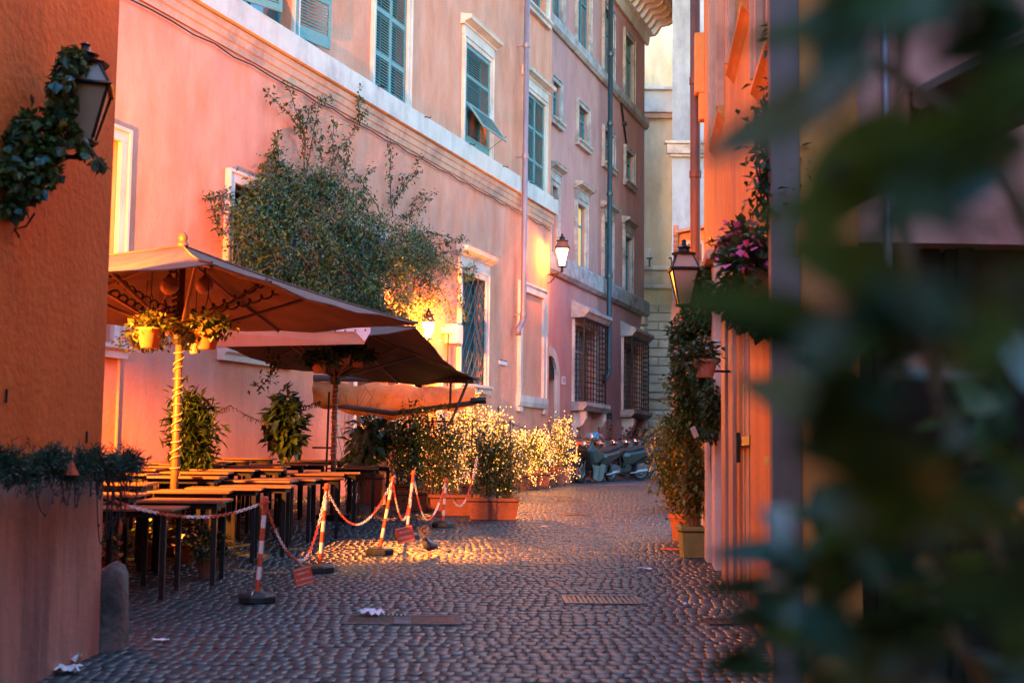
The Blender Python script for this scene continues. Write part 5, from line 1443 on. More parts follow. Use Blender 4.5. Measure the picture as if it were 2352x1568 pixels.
basket(822, 830, 19.1, .11, 'pink pot hanging farthest right of the second pole', (m_leafd,), m_terral, 420, .08, wide=1.9)
for (a, b, d, lab) in ((389, 656, 13.4, 'frosted round globe lamp hanging left of the first pole'), (470, 656, 14.1, 'frosted round globe lamp hanging right of the first pole')):
    p = P(a, b, d); t_ = thing('globe_lamp', lab, 'globe lamp', p, 0, 'unlit globe lamps under the first umbrella')
    MB().ball((0, 0, 0), .10, 20, 14).build('globe', m_globe, t_, smooth=True)
    MB().tube([(0, 0, .08), (0, 0, .3)], .01, 6).lathe([(.03, .075), (.03, .11)], 10).build('stem', m_iron, t_)
# tinsel wraps along the umbrella struts
t_ = thing('strut_garland', 'dark leafless garland twisted along the struts of the first umbrella', 'garland', P(420, 700, 13.9))
mb = MB()
for (a, b) in (((410, 720), (255, 630)), ((410, 728), (255, 668)), ((412, 725), (625, 640)), ((412, 720), (640, 670)), ((405, 735), (400, 600))):
    q0 = P(a[0], a[1], 13.8) - t_.location; q1 = P(b[0], b[1], 13.5) - t_.location
    pts = []
    for i in range(70):
        f_ = i / 69; q = q0.lerp(q1, f_); an = i * .8; pts.append(q + Vector((math.cos(an) * .03, math.sin(an) * .03, math.sin(an) * .035 - .05 * math.sin(f_ * 3.14))))
    mb.tube(pts, .013, 5)
mb.build('twisted_wire', m_twig, t_)
# potted flowers stored below the tables
for (a, b, d, lab, m) in ((425, 1265, 13.3, 'pot of white petunias stored below the front tables', m_whitef), (350, 1270, 13.0, 'orange blossoms in a pot beside the guard stone', m_whitef), (262, 1265, 12.0, 'small orange flowered pot behind the orange corner', m_whitef), (480, 1250, 12.6, 'trailing plant stored deep below the tables', m_leafy)):
    p = P(a, b, d); g0 = gz(p.x, p.y)
    t_ = thing('stored_flower_pot', lab, 'flower pot', (p.x, p.y, g0), 0, 'flower pots stored below the tables')
    MB().lathe([(.08, 0), (.12, .18), (.13, .2)], 14).build('pot', m_terra, t_)
    foliage('foliage', [(0, 0, .32)], [(.2, .18, .18)], 260, .06, m_leafd, t_)
    foliage('blossom', [(0, -.05, .33)], [(.19, .16, .18)], 46, .05, m, t_, width=1.1)
# ================================================================== right side pots and plants
g = G(1594, 1281); tr = trough(.33, .33, .36, 'square olive planter box at the foot of the right wall', off(g), .05, m_greenpot, True, None, 'planter_box')
bush('yellowing_shrub', 'tall yellowing shrub in the square planter box on the right', 'shrub', off(g, .3), P(1176, 985, g.y).z - gz(g.x, g.y) - .35, .22, 1500, .085, (m_leafy, m_leafm), 12, spread=.08, t0=.2)
g = G(1566, 1243); roundpot(.17, .36, 'round terracotta pot behind the square planter box', off(g), m_terra)
bush('leafy_shrub', 'darker shrub in the round pot behind the planter box', 'shrub', off(g, .3), P(1176, 950, g.y).z - gz(g.x, g.y) - .35, .30, 2600, .075, (m_leafm, m_leafy, m_leafd), 14, spread=.12, t0=.12)
g = G(1550, 1170); roundpot(.2, .42, 'small terracotta pot farther along the right wall', off(g), m_terra)
bush('leafy_shrub', 'green shrub farthest along the right wall near the parked scooters', 'shrub', off(g, .35), P(1176, 965, g.y).z - gz(g.x, g.y) - .4, .45, 2600, .09, (m_leafm, m_leafy), 12, spread=.16, t0=.25)
# ivy column on the wall
iv = thing('wall_ivy', 'dark ivy column climbing the right wall behind the lantern', 'ivy', (2.3, 14.5, gz(2.3, 14.5)))
cs_ = []; rs_ = []
for (a, b, d, r1, r2) in ((1620, 650, 14.6, .18, .20), (1612, 720, 14.6, .24, .24), (1590, 770, 14.8, .3, .28), (1595, 840, 15, .26, .28), (1590, 900, 15.2, .3, .3), (1600, 950, 15.2, .26, .3), (1575, 800, 15.4, .2, .3), (1565, 980, 15.6, .25, .2), (1620, 860, 14.4, .16, .34), (1632, 930, 14.0, .10, .3), (1630, 990, 14, .07, .12)):
    q = P(a, b, d) - iv.location; cs_.append(tuple(q)); rs_.append((r1, .2, r2))
foliage('foliage', cs_, rs_, 9000, .062, m_leafd, iv, down=.4)
foliage('foliage', cs_, rs_, 3500, .06, m_leafv, iv, down=.4)
MB().tube([(.1, .1, 0), (.0, .1, 1.2), (.1, .1, 2.6)], [.05, .04, .02], 6).build('stem', m_stem, iv)
q = P(1595, 992, 14.2); o = MB().box(-.03, .03, -.01, .01, -.06, .06).build('plant_tag', m_whitef, None, q); o.rotation_euler = (0, R(-25), .3); tag(o, 'pale tag hanging in the shrubs by the right wall', 'tag')
def wallpot(px, py, d, rad, label, mats, potm=m_terral, n=260, ls=.07, fl=0, flm=m_pinkf, wide=1.6, up=1.3):
    p = P(px, py, d); t = thing('wall_flower_pot', label, 'flower pot', p, 0)
    MB().lathe([(rad * .65, -rad * .7), (rad * .98, rad * .5), (rad * 1.1, rad * .5), (rad * 1.1, rad * .7), (rad * .9, rad * .7), (.01, rad * .55)], 20).build('pot', potm, t, smooth=False)
    MB().tube([(0, 0, -rad * .2), (.3, .02, -rad * .2)], .012, 5).build('pot_bracket', m_iron, t)
    for m in mats: foliage('foliage', [(0, 0, rad * up), (-rad * .6, 0, rad * .8)], [(rad * wide, rad * wide, rad * 1.1)] * 2, n // len(mats), ls, m, t, width=.7)
    if fl: foliage('blossom', [(0, 0, rad * up * 1.1), (-rad * .8, -.1, rad * .9)], [(rad * wide, rad * wide, rad * 1.2)] * 2, fl, .052, flm, t, width=1.2)
    return t
wallpot(1619, 846, 12.5, .125, 'terracotta pot with pale blossoms on the right wall above the ivy', (m_leafd, m_leafm), n=320, fl=14, flm=m_whitef)
wallpot(1573, 886, 15.5, .12, 'smaller terracotta pot tucked in the dark ivy', (m_leafd,), n=260)
wallpot(1745, 655, 8.6, .135, 'grey pot of pink geraniums hanging high on the right wall', (m_leafm, m_leafd), m_pipe, 380, .085, 70, m_pinkf, 1.5, 1.6)
wallpot(1705, 590, 9.2, .09, 'cascading magenta flowers beside the grey pot', (m_leafm,), m_terral, 260, .075, 70, m_pinkf, 1.9, 1.6)
wallpot(1705, 712, 9.0, .10, 'lower pot of mixed white and pink flowers on the right wall', (m_leafm, m_leafd, m_leafd), m_terra, 520, .075, 26, m_whitef, 2.4, .6)
wallpot(1760, 745, 8.6, .09, 'drooping greenery with a few pink blossoms below the grey pot', (m_leafd,), m_terra, 420, .075, 8, m_pinkf, 2.4, .2)
# garland with tiny bulbs on the upper right wall
gl = thing('led_garland', 'dark tangled garland with a few tiny lights running up the right wall', 'garland', P(1790, 480, 7.6))
mb = MB(); tw = []
for i in range(26):
    pts = []; x0 = rnd.uniform(1745, 1830); 
    for k in range(8):
        pts.append(P(x0 + rnd.uniform(-14, 14) + (k - 4) * 1.5, 250 + rnd.uniform(-20, 20) + k * rnd.uniform(34, 42), 7.6 + rnd.uniform(-.15, .15)) - gl.location)
    mb.tube(pts, .005, 4); tw.append(pts)
mb.build('wire', m_cable, gl); leaves_on(tw, 900, .06, m_leafd, gl, .04, .5, 0.)
cs_ = [tuple(P(a, b, 7.7) - gl.location) for a, b in ((1815, 90), (1830, 180), (1840, 260), (1800, 240))]
foliage('foliage', cs_, [(.14, .12, .2)] * 4, 1300, .07, m_leafd, gl)
pos = np.array([tuple(tw[rnd.randrange(26)][rnd.randrange(8)]) for _ in range(16)]); v, f = octa(pos, .006); o = npmesh('bulb', v, f, m_bulb, gl); o['kind'] = 'stuff'

# ================================================================== left garland on the ledge and lantern ivy
gg = thing('ledge_garland', 'thick artificial fir garland on the ledge of the orange corner, cables dangling', 'garland', (-2.9, 8.6, P(130, 1060, 8.2).z))
pts = []
for i in range(40):
    f_ = i / 39; s_ = -3.2 + 3.35 * f_; w_ = LB.w(s_, -.17, 0); zz = P(130, 1075, 8.2).z + .04 * math.sin(i * .9) + .02 * math.sin(i * 2.3)
    pts.append(Vector((w_.x, w_.y, zz)) - gg.location)
MB().tube(pts, .03, 6).build('core_wire', m_twig, gg)
# fir sprigs: needle fans
n = 1500; P_ = []; D_ = []
for i in range(n):
    k_ = rnd.random() * 38.99; j = int(k_); q = pts[j].lerp(pts[j + 1], k_ - j)
    dr = Vector((rnd.gauss(.5, .6), rnd.gauss(0, .6), rnd.gauss(.25, .6))).normalized()
    L = rnd.uniform(.08, .16)
    for s_ in range(14):
        P_.append(tuple(q + dr * L * (s_ / 14))); e_ = dr * .8 + Vector((rnd.gauss(0, .7), rnd.gauss(0, .7), rnd.gauss(0, .7))); D_.append(tuple(e_))
P_ = np.array(P_); D_ = np.array(D_); v, f = leafmesh(P_, D_, rdir(len(P_)), np.full(len(P_), .042), .14)
o = npmesh('fir_needles', v, f, m_pine, gg); o['kind'] = 'stuff'
for i in range(26):
    mb = MB()
    j = rnd.randrange(6, 38) if i < 12 else rnd.randrange(28, 39); a = pts[j] + Vector((.08, 0, -.02)); b = a + Vector((rnd.uniform(-.02, .06), rnd.uniform(-.3, .3), rnd.uniform(-.05, .0)))
    dep = rnd.uniform(.08, .22) if i < 20 else rnd.uniform(.3, .5)
    pp = [a.lerp(b, k / 8) + Vector((.02, 0, -dep * math.sin(math.pi * k / 8) ** .7)) for k in range(9)]
    mb.tube(pp, .0035, 4)
    for k in range(6):
        q = pp[rnd.randrange(1, 8)]; mb.tube([q, q + Vector((.01, rnd.uniform(-.02, .02), rnd.uniform(-.015, .03)))], .004, 3)
    mb.build('dangling_cable', m_cable, gg)
q = pts[25]; MB().lathe([(.05, 0), (.0, .1)], 6, (q.x + .1, q.y - .05, q.z - .03)).build('red_ornament', m_red, gg)

# ivy around the lantern: individual large leaves
ivp = thing('lantern_ivy', 'variegated ivy trailing from the bracket around the dark lantern on the orange corner', 'ivy', ll - Vector((.3, 0, .3)))
leafset = 0
me_l = []
for k, (m, s_) in enumerate(((m_leafg, .07), (m_leafm, .06), (m_leafy, .05), (m_leafd, .055))):
    v = [(0, 0, 0), (.45, .25, .04), (.25, .55, .08), (.0, 1.0, -.05), (-.25, .55, .08), (-.45, .25, .04)]
    me_l.append(MB().add([(a * s_ * 1.1, b * s_, c_ * s_) for a, b, c_ in v], [(0, 1, 2), (0, 2, 3), (0, 3, 4), (0, 4, 5)]).mesh('ivy_leaf', m))
core = [(150, 170, 7.9, 16), (160, 140, 7.8, 16), (175, 130, 7.75, 14), (150, 190, 7.7, 16), (145, 220, 7.8, 22), (130, 270, 7.7, 26), (60, 290, 7.6, 26), (25, 340, 7.6, 30), (70, 350, 7.6, 34), (100, 400, 7.7, 28), (60, 430, 7.6, 30), (30, 470, 7.6, 22), (20, 400, 7.5, 26), (170, 310, 7.9, 14), (195, 345, 7.9, 8), (225, 375, 8.0, 8), (120, 340, 7.7, 24), (140, 200, 7.8, 18), (195, 150, 7.9, 6)]
nl = 0
for _ in range(299):
    c_ = core[rnd.randrange(len(core))]; p = P(c_[0] + rnd.gauss(0, c_[3] * .75), c_[1] + rnd.gauss(0, c_[3] * .75), c_[2] - .28 + rnd.uniform(-.15, .15)) - ivp.location
    o = link('ivy_leaf', me_l[rnd.randrange(4)], ivp, p); o.rotation_euler = (R(rnd.uniform(200, 320)), rnd.uniform(-.6, .6), rnd.uniform(-1.2, 1.2)); s_ = rnd.uniform(.7, 1.4); o.scale = (s_, s_, s_)
foliage('foliage', [tuple(P(a, b, d - .23) - ivp.location) for a, b, d, _ in core], [(r_ * .0031, .10, r_ * .0032) for _, _, _, r_ in core], 2300, .045, m_leafv, ivp, width=.8, down=.4)
foliage('foliage', [tuple(P(a, b, d - .18) - ivp.location) for a, b, d, _ in core], [(r_ * .003, .08, r_ * .003) for _, _, _, r_ in core], 1600, .05, m_leafd, ivp, width=.8, down=.4)
mb = MB()
for sh in ([(150, 140), (150, 220), (125, 270), (60, 330), (20, 400)], [(125, 280), (90, 380), (50, 450), (20, 530), (60, 520), (80, 490)], [(190, 320), (215, 350), (240, 385)], [(40, 460), (30, 520), (45, 545)]):
    mb.tube([P(a, b, 7.5) - ivp.location for a, b in sh], .007, 5)
mb.build('stem', m_twig, ivp)

# ================================================================== scooters
def arc(cx, cz, r, a0, a1, n): return [(cx + r * math.cos(R(a0 + (a1 - a0) * i / n)), cz + r * math.sin(R(a0 + (a1 - a0) * i / n))) for i in range(n + 1)]
def scooter(label, loc, rz, bodym=m_bodyd, case=None, screen=True, cover=False, plate=None, lean=.0):
    """faces local -x, wheels along x, stands on z=0"""
    t = thing('parked_scooter', label, 'scooter', loc, rz, 'scooters parked at the end of the street')
    t.rotation_euler.x = lean
    RY = Matrix.Rotation(R(90), 4, 'X')
    WR = .275; fx, bx_ = -.66, .68
    for nm, xx in (('front_wheel', fx), ('rear_wheel', bx_)):
        tp_ = [(xx + (WR - .04) * math.cos(a * math.pi / 12), 0, WR + (WR - .04) * math.sin(a * math.pi / 12)) for a in range(24)]
        w = MB().tube(tp_, .045, 8, closed=True).build(nm, m_tyre, t, smooth=True)
        rp_ = [(xx + (WR - .085) * math.cos(a * math.pi / 12), 0, WR + (WR - .085) * math.sin(a * math.pi / 12)) for a in range(24)]
        rm = MB().tube(rp_, .012, 6, closed=True)
        for k in range(5):
            a = k * 2 * math.pi / 5; c_, s_ = math.cos(a), math.sin(a)
            for dd in (-.02, .02): rm.tube([(xx + c_ * .03 - s_ * dd, -.01, WR + s_ * .03 + c_ * dd), (xx + c_ * (WR - .09) - s_ * dd * .6, -.01, WR + s_ * (WR - .09) + c_ * dd * .6)], .009, 4)
        rm.build('rim', m_silver, w, smooth=False)
        dk = MB().tube([(xx, -.03, WR), (xx, .03, WR)], .05, 12).tube([(xx, -.035, WR), (xx, -.03, WR)], .11, 16).build('brake_disc', m_silver, w)
    # fork + front fender
    MB().tube([(fx, -.075, WR), (fx + .12, -.06, .62)], .022, 8).tube([(fx, .075, WR), (fx + .12, .06, .62)], .022, 8).build('fork', m_iron, t)
    fo = arc(fx, WR, WR + .05, 20, 150, 8) + arc(fx, WR, WR + .02, 150, 20, 8)
    MB().prism(fo, -.065, .065).build('front_fender', bodym, t, bevel=.008)
    sh = [(-.60, .60), (-.66, .78), (-.56, .98), (-.46, 1.02), (-.40, .92), (-.42, .60), (-.38, .42), (-.34, .30), (-.42, .28), (-.50, .40)]
    MB().prism(sh, -.20, .20, tap=.72).build('front_shield', bodym, t, bevel=.02)
    fl_ = [(-.44, .22), (-.42, .33), (.06, .33), (.10, .42), (.24, .44), (.26, .24), (.1, .20)]
    MB().prism(fl_, -.19, .19, tap=.85).build('floorboard', m_seat, t, bevel=.015)
    bd = [(.02, .34), (.0, .62), (.08, .72), (.40, .76), (.80, .84), (1.02, .86), (.98, .76), (.80, .62), (.56, .52), (.40, .44), (.25, .36)]
    MB().prism(bd, -.17, .17, tap=.62).build('body', bodym, t, bevel=.025)
    st_ = [(-.02, .70), (.0, .77), (.16, .80), (.36, .81), (.46, .87), (.80, .90), (.86, .86), (.6, .80), (.2, .72)]
    MB().prism(st_, -.145, .145, tap=.75).build('seat', m_seat, t, bevel=.025)
    MB().prism([(.46, .28), (.44, .40), (.6, .46), (.86, .40), (.90, .32), (.74, .26)], -.16, -.08, tap=.8).build('engine_cover', m_tarpg, t, bevel=.02)
    MB().tube([(.20, -.18, .20), (.38, -.20, .22), (.44, -.2, .25), (.70, -.21, .28), (.73, -.21, .28)], [.02, .025, .05, .055, .03], 12).build('exhaust', m_silver, t, smooth=True)
    MB().tube([(.88, -.13, .34), (.80, -.13, .66)], .03, 8).build('shock_absorber', m_iron, t)
    MB().prism([(.86, .78), (1.06, .72), (1.16, .50), (1.12, .49), (1.0, .64)], -.08, .08).build('rear_fender', m_iron, t, bevel=.008)
    MB().tube([(-.42, -.34, 1.06), (-.46, -.14, 1.04), (-.48, 0, 1.0), (-.46, .14, 1.04), (-.42, .34, 1.06)], .016, 8).build('handlebar', m_iron, t)
    for s_ in (-1, 1):
        MB().tube([(-.41, s_ * .24, 1.06), (-.40, s_ * .36, 1.065)], .022, 8).build('grip', m_tyre, t)
        MB().tube([(-.46, s_ * .22, 1.06), (-.47, s_ * .27, 1.18), (-.46, s_ * .30, 1.25)], .008, 5).ball((-.45, s_ * .32, 1.27), .055, 10, 7, (.35, 1.0, .75)).build('mirror', m_iron, t, smooth=True)
        MB().ball((-.60, s_ * .13, .93), .035, 8, 6, (.6, 1.3, .8)).build('turn_signal', m_amber, t, smooth=True)
    MB().ball((-.62, 0, .92), .075, 12, 8, (.6, 1.2, 1)).build('headlight', m_chrome, t, smooth=True)
    MB().ball((1.0, 0, .80), .06, 10, 7, (.5, 1.6, .6)).build('tail_light', m_redl, t, smooth=True)
    MB().tube([(.1, -.12, .24), (.16, -.2, .01), (.22, -.22, .0)], .014, 6).build('kick_stand', m_iron, t)
    if screen:
        sp_ = [(-.56, 1.02, .14), (-.54, 1.18, .20), (-.47, 1.34, .21), (-.38, 1.50, .15), (-.35, 1.54, .06)]
        mb = MB()
        v = [(x, -w, z) for x, z, w in sp_] + [(x - .05, 0, z) for x, z, w in sp_] + [(x, w, z) for x, z, w in sp_]
        k = len(sp_)
        mb.add(v, [(i, i + 1, k + i + 1, k + i) for i in range(k - 1)] + [(k + i, k + i + 1, 2 * k + i + 1, 2 * k + i) for i in range(k - 1)])
        mb.build('windscreen', m_screen, t, smooth=True)
    if case:
        MB().ball((.98, 0, 1.06), .235, 18, 12, (1.05, .98, .62)).build('top_case_lid', case, t, smooth=True)
        cp_ = [(.74, 1.03), (.80, .92), (1.12, .90), (1.24, 1.03), (1.24, 1.06), (.74, 1.06)]
        MB().prism(cp_, -.22, .22, tap=.85).build('top_case', m_seat, t, bevel=.02)
        MB().box(.78, 1.1, -.08, .08, .86, .90).build('luggage_rack', m_iron, t)
    if cover:
        cv = [(-.60, .62), (-.64, .80), (-.54, .90), (-.36, .90), (-.10, .76), (.08, .72), (.04, .56), (-.14, .48), (-.30, .40), (-.48, .44)]
        MB().prism(cv, -.23, .23, tap=.7).build('leg_cover', m_tarpt, t, bevel=.03)
        mb = MB()
        for i in range(9):
            for j in range(7):
                f_ = i / 8; g_ = j / 6; mb.v.append((-.46 + .52 * f_, -.20 - .03 * math.sin(f_ * 14 + g_ * 3) - .04 * g_, .44 - .40 * g_ * (1 - .35 * abs(f_ - .45)) + .02 * math.sin(f_ * 9)))
        for i in range(8):
            for j in range(6): mb.f.append((i * 7 + j, i * 7 + 7 + j, i * 7 + 8 + j, i * 7 + j + 1))
        mb.build('grey_cover', m_tarpg, t, smooth=True)
    if plate:
        pl = MB().box(1.13, 1.14, -.09, .09, .52, .68).build('number_plate', m_white, t)
        MB().box(1.141, 1.143, -.088, -.055, .52, .68).build('blue_band', m_bodyb, pl)
        text(plate[0], .075, m_ink, pl, (1.144, .015, .635), (R(90), 0, R(90))); text(plate[1], .075, m_ink, pl, (1.144, .015, .56), (R(90), 0, R(90)))
    return t
m_screen = mat('clear_screen', (.12, .12, .13), rough=.08, spec=.5)
nt = m_screen.node_tree; b_ = nt.nodes['Principled BSDF']; b_.inputs['Alpha'].default_value = .13
def sc_at(px, py, **k):
    g = G(px, py); return (g.x, g.y, g.z + .004)
# (heading: local -x is the front)
scooter('scooter with a bright blue top case half hidden by the fairy lights', sc_at(1278, 1099), R(15), case=m_bodyb, screen=False, lean=.08)
scooter('dark scooter wrapped in a teal leg cover beside the striped posts', sc_at(1366, 1107), R(52), cover=True, screen=True, lean=.1)
scooter('dark scooter seen from the side, in the middle of the row', sc_at(1420, 1103), R(30), lean=.08)
scooter('dark scooter just behind the middle one', sc_at(1446, 1098), R(34), lean=.08)
scooter('third dark scooter in the overlapping row', sc_at(1470, 1094), R(38), bodym=m_bodyd, lean=.08)
scooter('dark scooter with a black top case near the right shrubs', sc_at(1487, 1091), R(44), case=m_seat, screen=False, lean=.06)
scooter('scooter seen from behind with its number plate, by the right shrubs', sc_at(1520, 1088), R(-82), case=None, screen=False, plate=('EZ', '1135'), lean=.06)

# striped posts by the scooter
for i, (a, b) in enumerate(((1323, 1108), (1334, 1107))):
    g = G(a, b); t_ = thing('striped_post', 'slim red and white striped post beside the scooters, the ' + ('left' if i == 0 else 'right') + ' one of two', 'post', (g.x, g.y, g.z), 0, 'striped posts by the scooters')
    MB().box(-.25, .25, -.12, .12, 0, .07).build('base', m_rubber, t_)
    for k in range(8): MB().tube([(.004 * k, 0, .07 + .115 * k), (.004 * (k + 1), 0, .07 + .115 * (k + 1))], .032, 10).build('red_band' if k % 2 else 'white_band', m_red if k % 2 else m_white, t_)
# delivery box / dark bin behind
g = G(1512, 1090); t_ = tag(MB().box(-.3, .3, 0, .5, .55, 1.25).build('delivery_box', m_seat, None, (g.x + .2, g.y + .6, g.z), bevel=.03), 'dark delivery box with a pale stripe behind the right scooters', 'box')
MB().box(-.25, .3, -.01, -.002, 1.0, 1.05).build('stripe', m_whitef, t_)
g = G(1376, 1062); t_ = tag(MB().lathe([(.1, 0), (.1, .7), (.07, .78)], 10).build('bollard', m_stone, None, (g.x, g.y, g.z)), 'short dark bollard at the foot of the mauve wall', 'bollard')

# ================================================================== pigeon
g = G(986, 1281); pg = thing('pigeon', 'grey pigeon walking on the cobbles beyond the chain posts', 'pigeon', (g.x, g.y, g.z + .02), R(-115))
m_pig = mat('pigeon_feather', (.06, .07, .10), (.14, .15, .19), 14, .55, isl=0)
m_pigd = mat('pigeon_neck', (.012, .03, .04), (.03, .04, .06), 30, .25)
mb = MB()
spine = [(-.17, .0, .085), (-.13, 0, .10), (-.07, 0, .115), (0, 0, .125), (.06, 0, .145), (.09, 0, .175), (.105, 0, .205), (.115, 0, .225), (.135, 0, .228), (.155, 0, .222)]
mb.tube(spine, [.008, .022, .048, .062, .056, .038, .027, .026, .020, .006], 12)
mb.build('body', m_pig, pg, smooth=True)
MB().tube([(.05, 0, .14), (.085, 0, .172), (.103, 0, .203), (.116, 0, .226), (.128, 0, .23)], [.052, .041, .0295, .028, .02], 12).build('neck_feathers', m_pigd, pg, smooth=True)
MB().tube([(.14, 0, .226), (.165, 0, .216)], [.007, .002], 6).build('beak', m_ink, pg)
for s_ in (-1, 1):
    MB().ball((-.03, s_ * .048, .125), .05, 12, 8, (1.9, .35, .8)).build('wing', m_pig, pg, smooth=True)
    MB().tube([(.0, s_ * .02, .08), (.005 + .02 * s_, s_ * .022, .04), (.0 + .02 * s_, s_ * .022, .0)], .005, 5).tube([(.02 * s_, s_ * .022, 0), (.03 + .02 * s_, s_ * .03, -.002)], .004, 4).tube([(.02 * s_, s_ * .022, 0), (.03 + .02 * s_, s_ * .01, -.002)], .004, 4).build('foot', m_red, pg)
    MB().ball((.128, s_ * .02, .232), .004, 6, 4).build('eye', m_amber, pg)
MB().prism([(-.12, .105), (-.22, .075), (-.225, .07), (-.12, .09)], -.025, .025).build('tail', m_pig, pg)

# ================================================================== street bits
def grate(px, py, w, l, n, label, rz=0., split=False, m=m_iron, horiz=True):
    g = G(px, py); t = thing('drain_grate', label, 'drain grate', (g.x, g.y, g.z + .030), rz); t.rotation_euler.x = SL
    MB().box(-w / 2 - .04, w / 2 + .04, -l / 2 - .04, -l / 2, -.03, .0).box(-w / 2 - .04, w / 2 + .04, l / 2, l / 2 + .04, -.03, .0).box(-w / 2 - .04, -w / 2, -l / 2, l / 2, -.03, .0).box(w / 2, w / 2 + .04, -l / 2, l / 2, -.03, .0).build('frame', m_stone if split else m, t)
    MB().box(-w / 2, w / 2, -l / 2, l / 2, -.05, -.022).build('pit', m_dark, t)
    for i in range(n):
        f_ = (i + .5) / n
        if horiz:
            yy = -l / 2 + l * f_
            for a, b in (((-w / 2, -w * .08), (w * .08, w / 2)) if split else ((-w / 2, w / 2),)): MB().box(a, b, yy - l / n * .28, yy + l / n * .28, -.022, -.003).build('bar', m, t)
        else:
            xx = -w / 2 + w * f_; MB().box(xx - w / n * .3, xx + w / n * .3, -l / 2, l / 2, -.022, -.003).build('bar', m, t)
    if split: MB().box(-w * .08, w * .08, -l / 2, l / 2, -.022, -.006).build('centre_plate', m_stone, t)
    return t
m_rustg = mat('worn_iron_grate', (.10, .07, .06), (.18, .12, .09), 14, .4, .3, 60, metal=.6)
grate(925, 1432, .86, .36, 9, 'wide double drain grate with paper on its left end', .05, True, m_rustg)
grate(1382, 1381, .62, .42, 14, 'rectangular ribbed drain cover right of the street centre', .04, False, m_rustg, False)
grate(1308, 1149, .5, .4, 7, 'small far drain grate gleaming near the lit row', 0, False, m_rustg)
grate(1318, 1184, .3, .3, 4, 'tiny drain cover in front of the lit row', .3, False, m_rustg)
grate(1668, 1432, .28, .24, 7, 'dark little grate against the right wall', .1, False, m_iron, False)
def paper(px, py, w, l, label, h=.03, seed=1):
    r2 = random.Random(seed); g = G(px, py); n = 7; mb = MB()
    v = [((i / n - .5) * w * (1 + .2 * r2.random()) + .1 * w * math.sin(j), (j / n - .5) * l * (1 - .5 * abs(i / n - .5)), h * r2.random() + .012) for j in range(n + 1) for i in range(n + 1)]
    mb.add(v, [(j * (n + 1) + i, j * (n + 1) + i + 1, (j + 1) * (n + 1) + i + 1, (j + 1) * (n + 1) + i) for j in range(n) for i in range(n)])
    return tag(mb.build('litter_paper', m_paper, None, (g.x, g.y, g.z + .02)), label, 'litter')
paper(852, 1422, .17, .16, 'crumpled white paper cup on the double grate', .05, 1)
o = MB().tube([(0, 0, 0), (.2, -.03, .0)], .005, 6).build('drinking_straw', m_leafg, None, G(878, 1425) + Vector((0, 0, .045))); tag(o, 'green and white striped straw lying beside the paper cup', 'straw')
for i in range(6): MB().tube([(.01 + .034 * i, -.0015 - .005 * i, 0), (.026 + .034 * i, -.004 - .005 * i, 0)], .0056, 6).build('white_stripe', m_white, o)
paper(368, 1480, .10, .07, 'flat white ticket on the cobbles near the guard stone', .008, 2)
paper(152, 1530, .15, .2, 'crumpled napkin by the orange wall, the farther of two', .06, 3)
paper(150, 1550, .15, .15, 'crumpled napkin by the orange wall, the nearer of two', .04, 4)
paper(1481, 1314, .13, .08, 'white scrap lying right of the street centre', .02, 5)
paper(1578, 1397, .06, .06, 'small white scrap before the right wall', .03, 6)
paper(1250, 1215, .08, .03, 'thin pale strip on the cobbles past the nearest trough', .01, 7)
o = MB().box(-.14, .14, -.02, .02, 0, .012).build('red_stick', m_red, None, G(1543, 1267) + Vector((0, 0, .03))); tag(o, 'orange red strip lying by the round pot', 'strip')
tag(MB().box(0, .34, 0, .1, 0, .02).build('wall_vent', m_iron, None, RB.w(LEN - 1.2, -.02, gz(1.8, 9) + .3), RB.ang), 'dark little vent low on the right wall', 'vent')

# ================================================================== foreground plant, close to the lens
fg = thing('foreground_plant', 'large out of focus leafy plant close to the camera on the right', 'plant', (1.0, 1.3, 0))
FO = fg.location
KB = .62
def blade(a, b, width, d0, d1, m, curve=.1, up=(0, -1, .4)):
    """leaf from pixel a (base) to pixel b (tip)"""
    width *= .78
    if KB != 1: d0 *= KB; d1 *= KB; width *= KB
    A = P(a[0], a[1], d0); B = P(b[0], b[1], d1); L = (B - A).length
    dr = (B - A).normalized(); n_ = 8; upv = Vector(up).normalized(); sd_ = dr.cross(upv).normalized(); nn = sd_.cross(dr)
    v = []
    for i in range(n_ + 1):
        f_ = i / n_; w = width * math.sin(math.pi * min(1, f_ * .93 + .05)) ** .8 * (1 - .25 * f_)
        c_ = A + dr * L * f_ + nn * curve * L * math.sin(math.pi * f_)
        v += [c_ - sd_ * w / 2 + nn * w * .12, c_ - nn * .0, c_ + sd_ * w / 2 + nn * w * .12]
    f = []
    for i in range(n_):
        for k in range(2): f.append((i * 3 + k, i * 3 + k + 1, (i + 1) * 3 + k + 1, (i + 1) * 3 + k))
    MB().add([q - FO for q in v], f).build('leaf', m, fg, smooth=True)
m_fg = mat('foreground_leaf', (.032, .075, .015), (.06, .11, .025), 8, .6, transl=.45, isl=.3, spec=.12)
m_fgt = mat('foreground_leaf_glossy', (.010, .060, .045), (.018, .085, .06), 8, .55, transl=.1)
m_fgg = mat('foreground_leaf_grey', (.07, .095, .04), (.10, .12, .06), 8, .8, transl=.2, spec=.3)
m_fgd = mat('foreground_leaf_dark', (.012, .03, .012), (.022, .045, .016), 8, .85, spec=.08)
blade((2010, 140), (1590, 375), .062, .95, .85, m_fgg, -.06)
blade((2010, 30), (1655, 100), .030, .95, .9, m_fg, -.06)
blade((2200, 60), (1800, 60), .085, .8, .9, m_fg, .1)
blade((2352, 30), (2030, 40), .08, .7, .8, m_fg, .05)
blade((1930, 740), (1450, 690), .045, .9, .8, m_fg, .05)
blade((1960, 790), (1640, 745), .05, .9, .85, m_fgd, -.05)
blade((2120, 700), (1780, 560), .075, .85, .85, m_fg, .05)
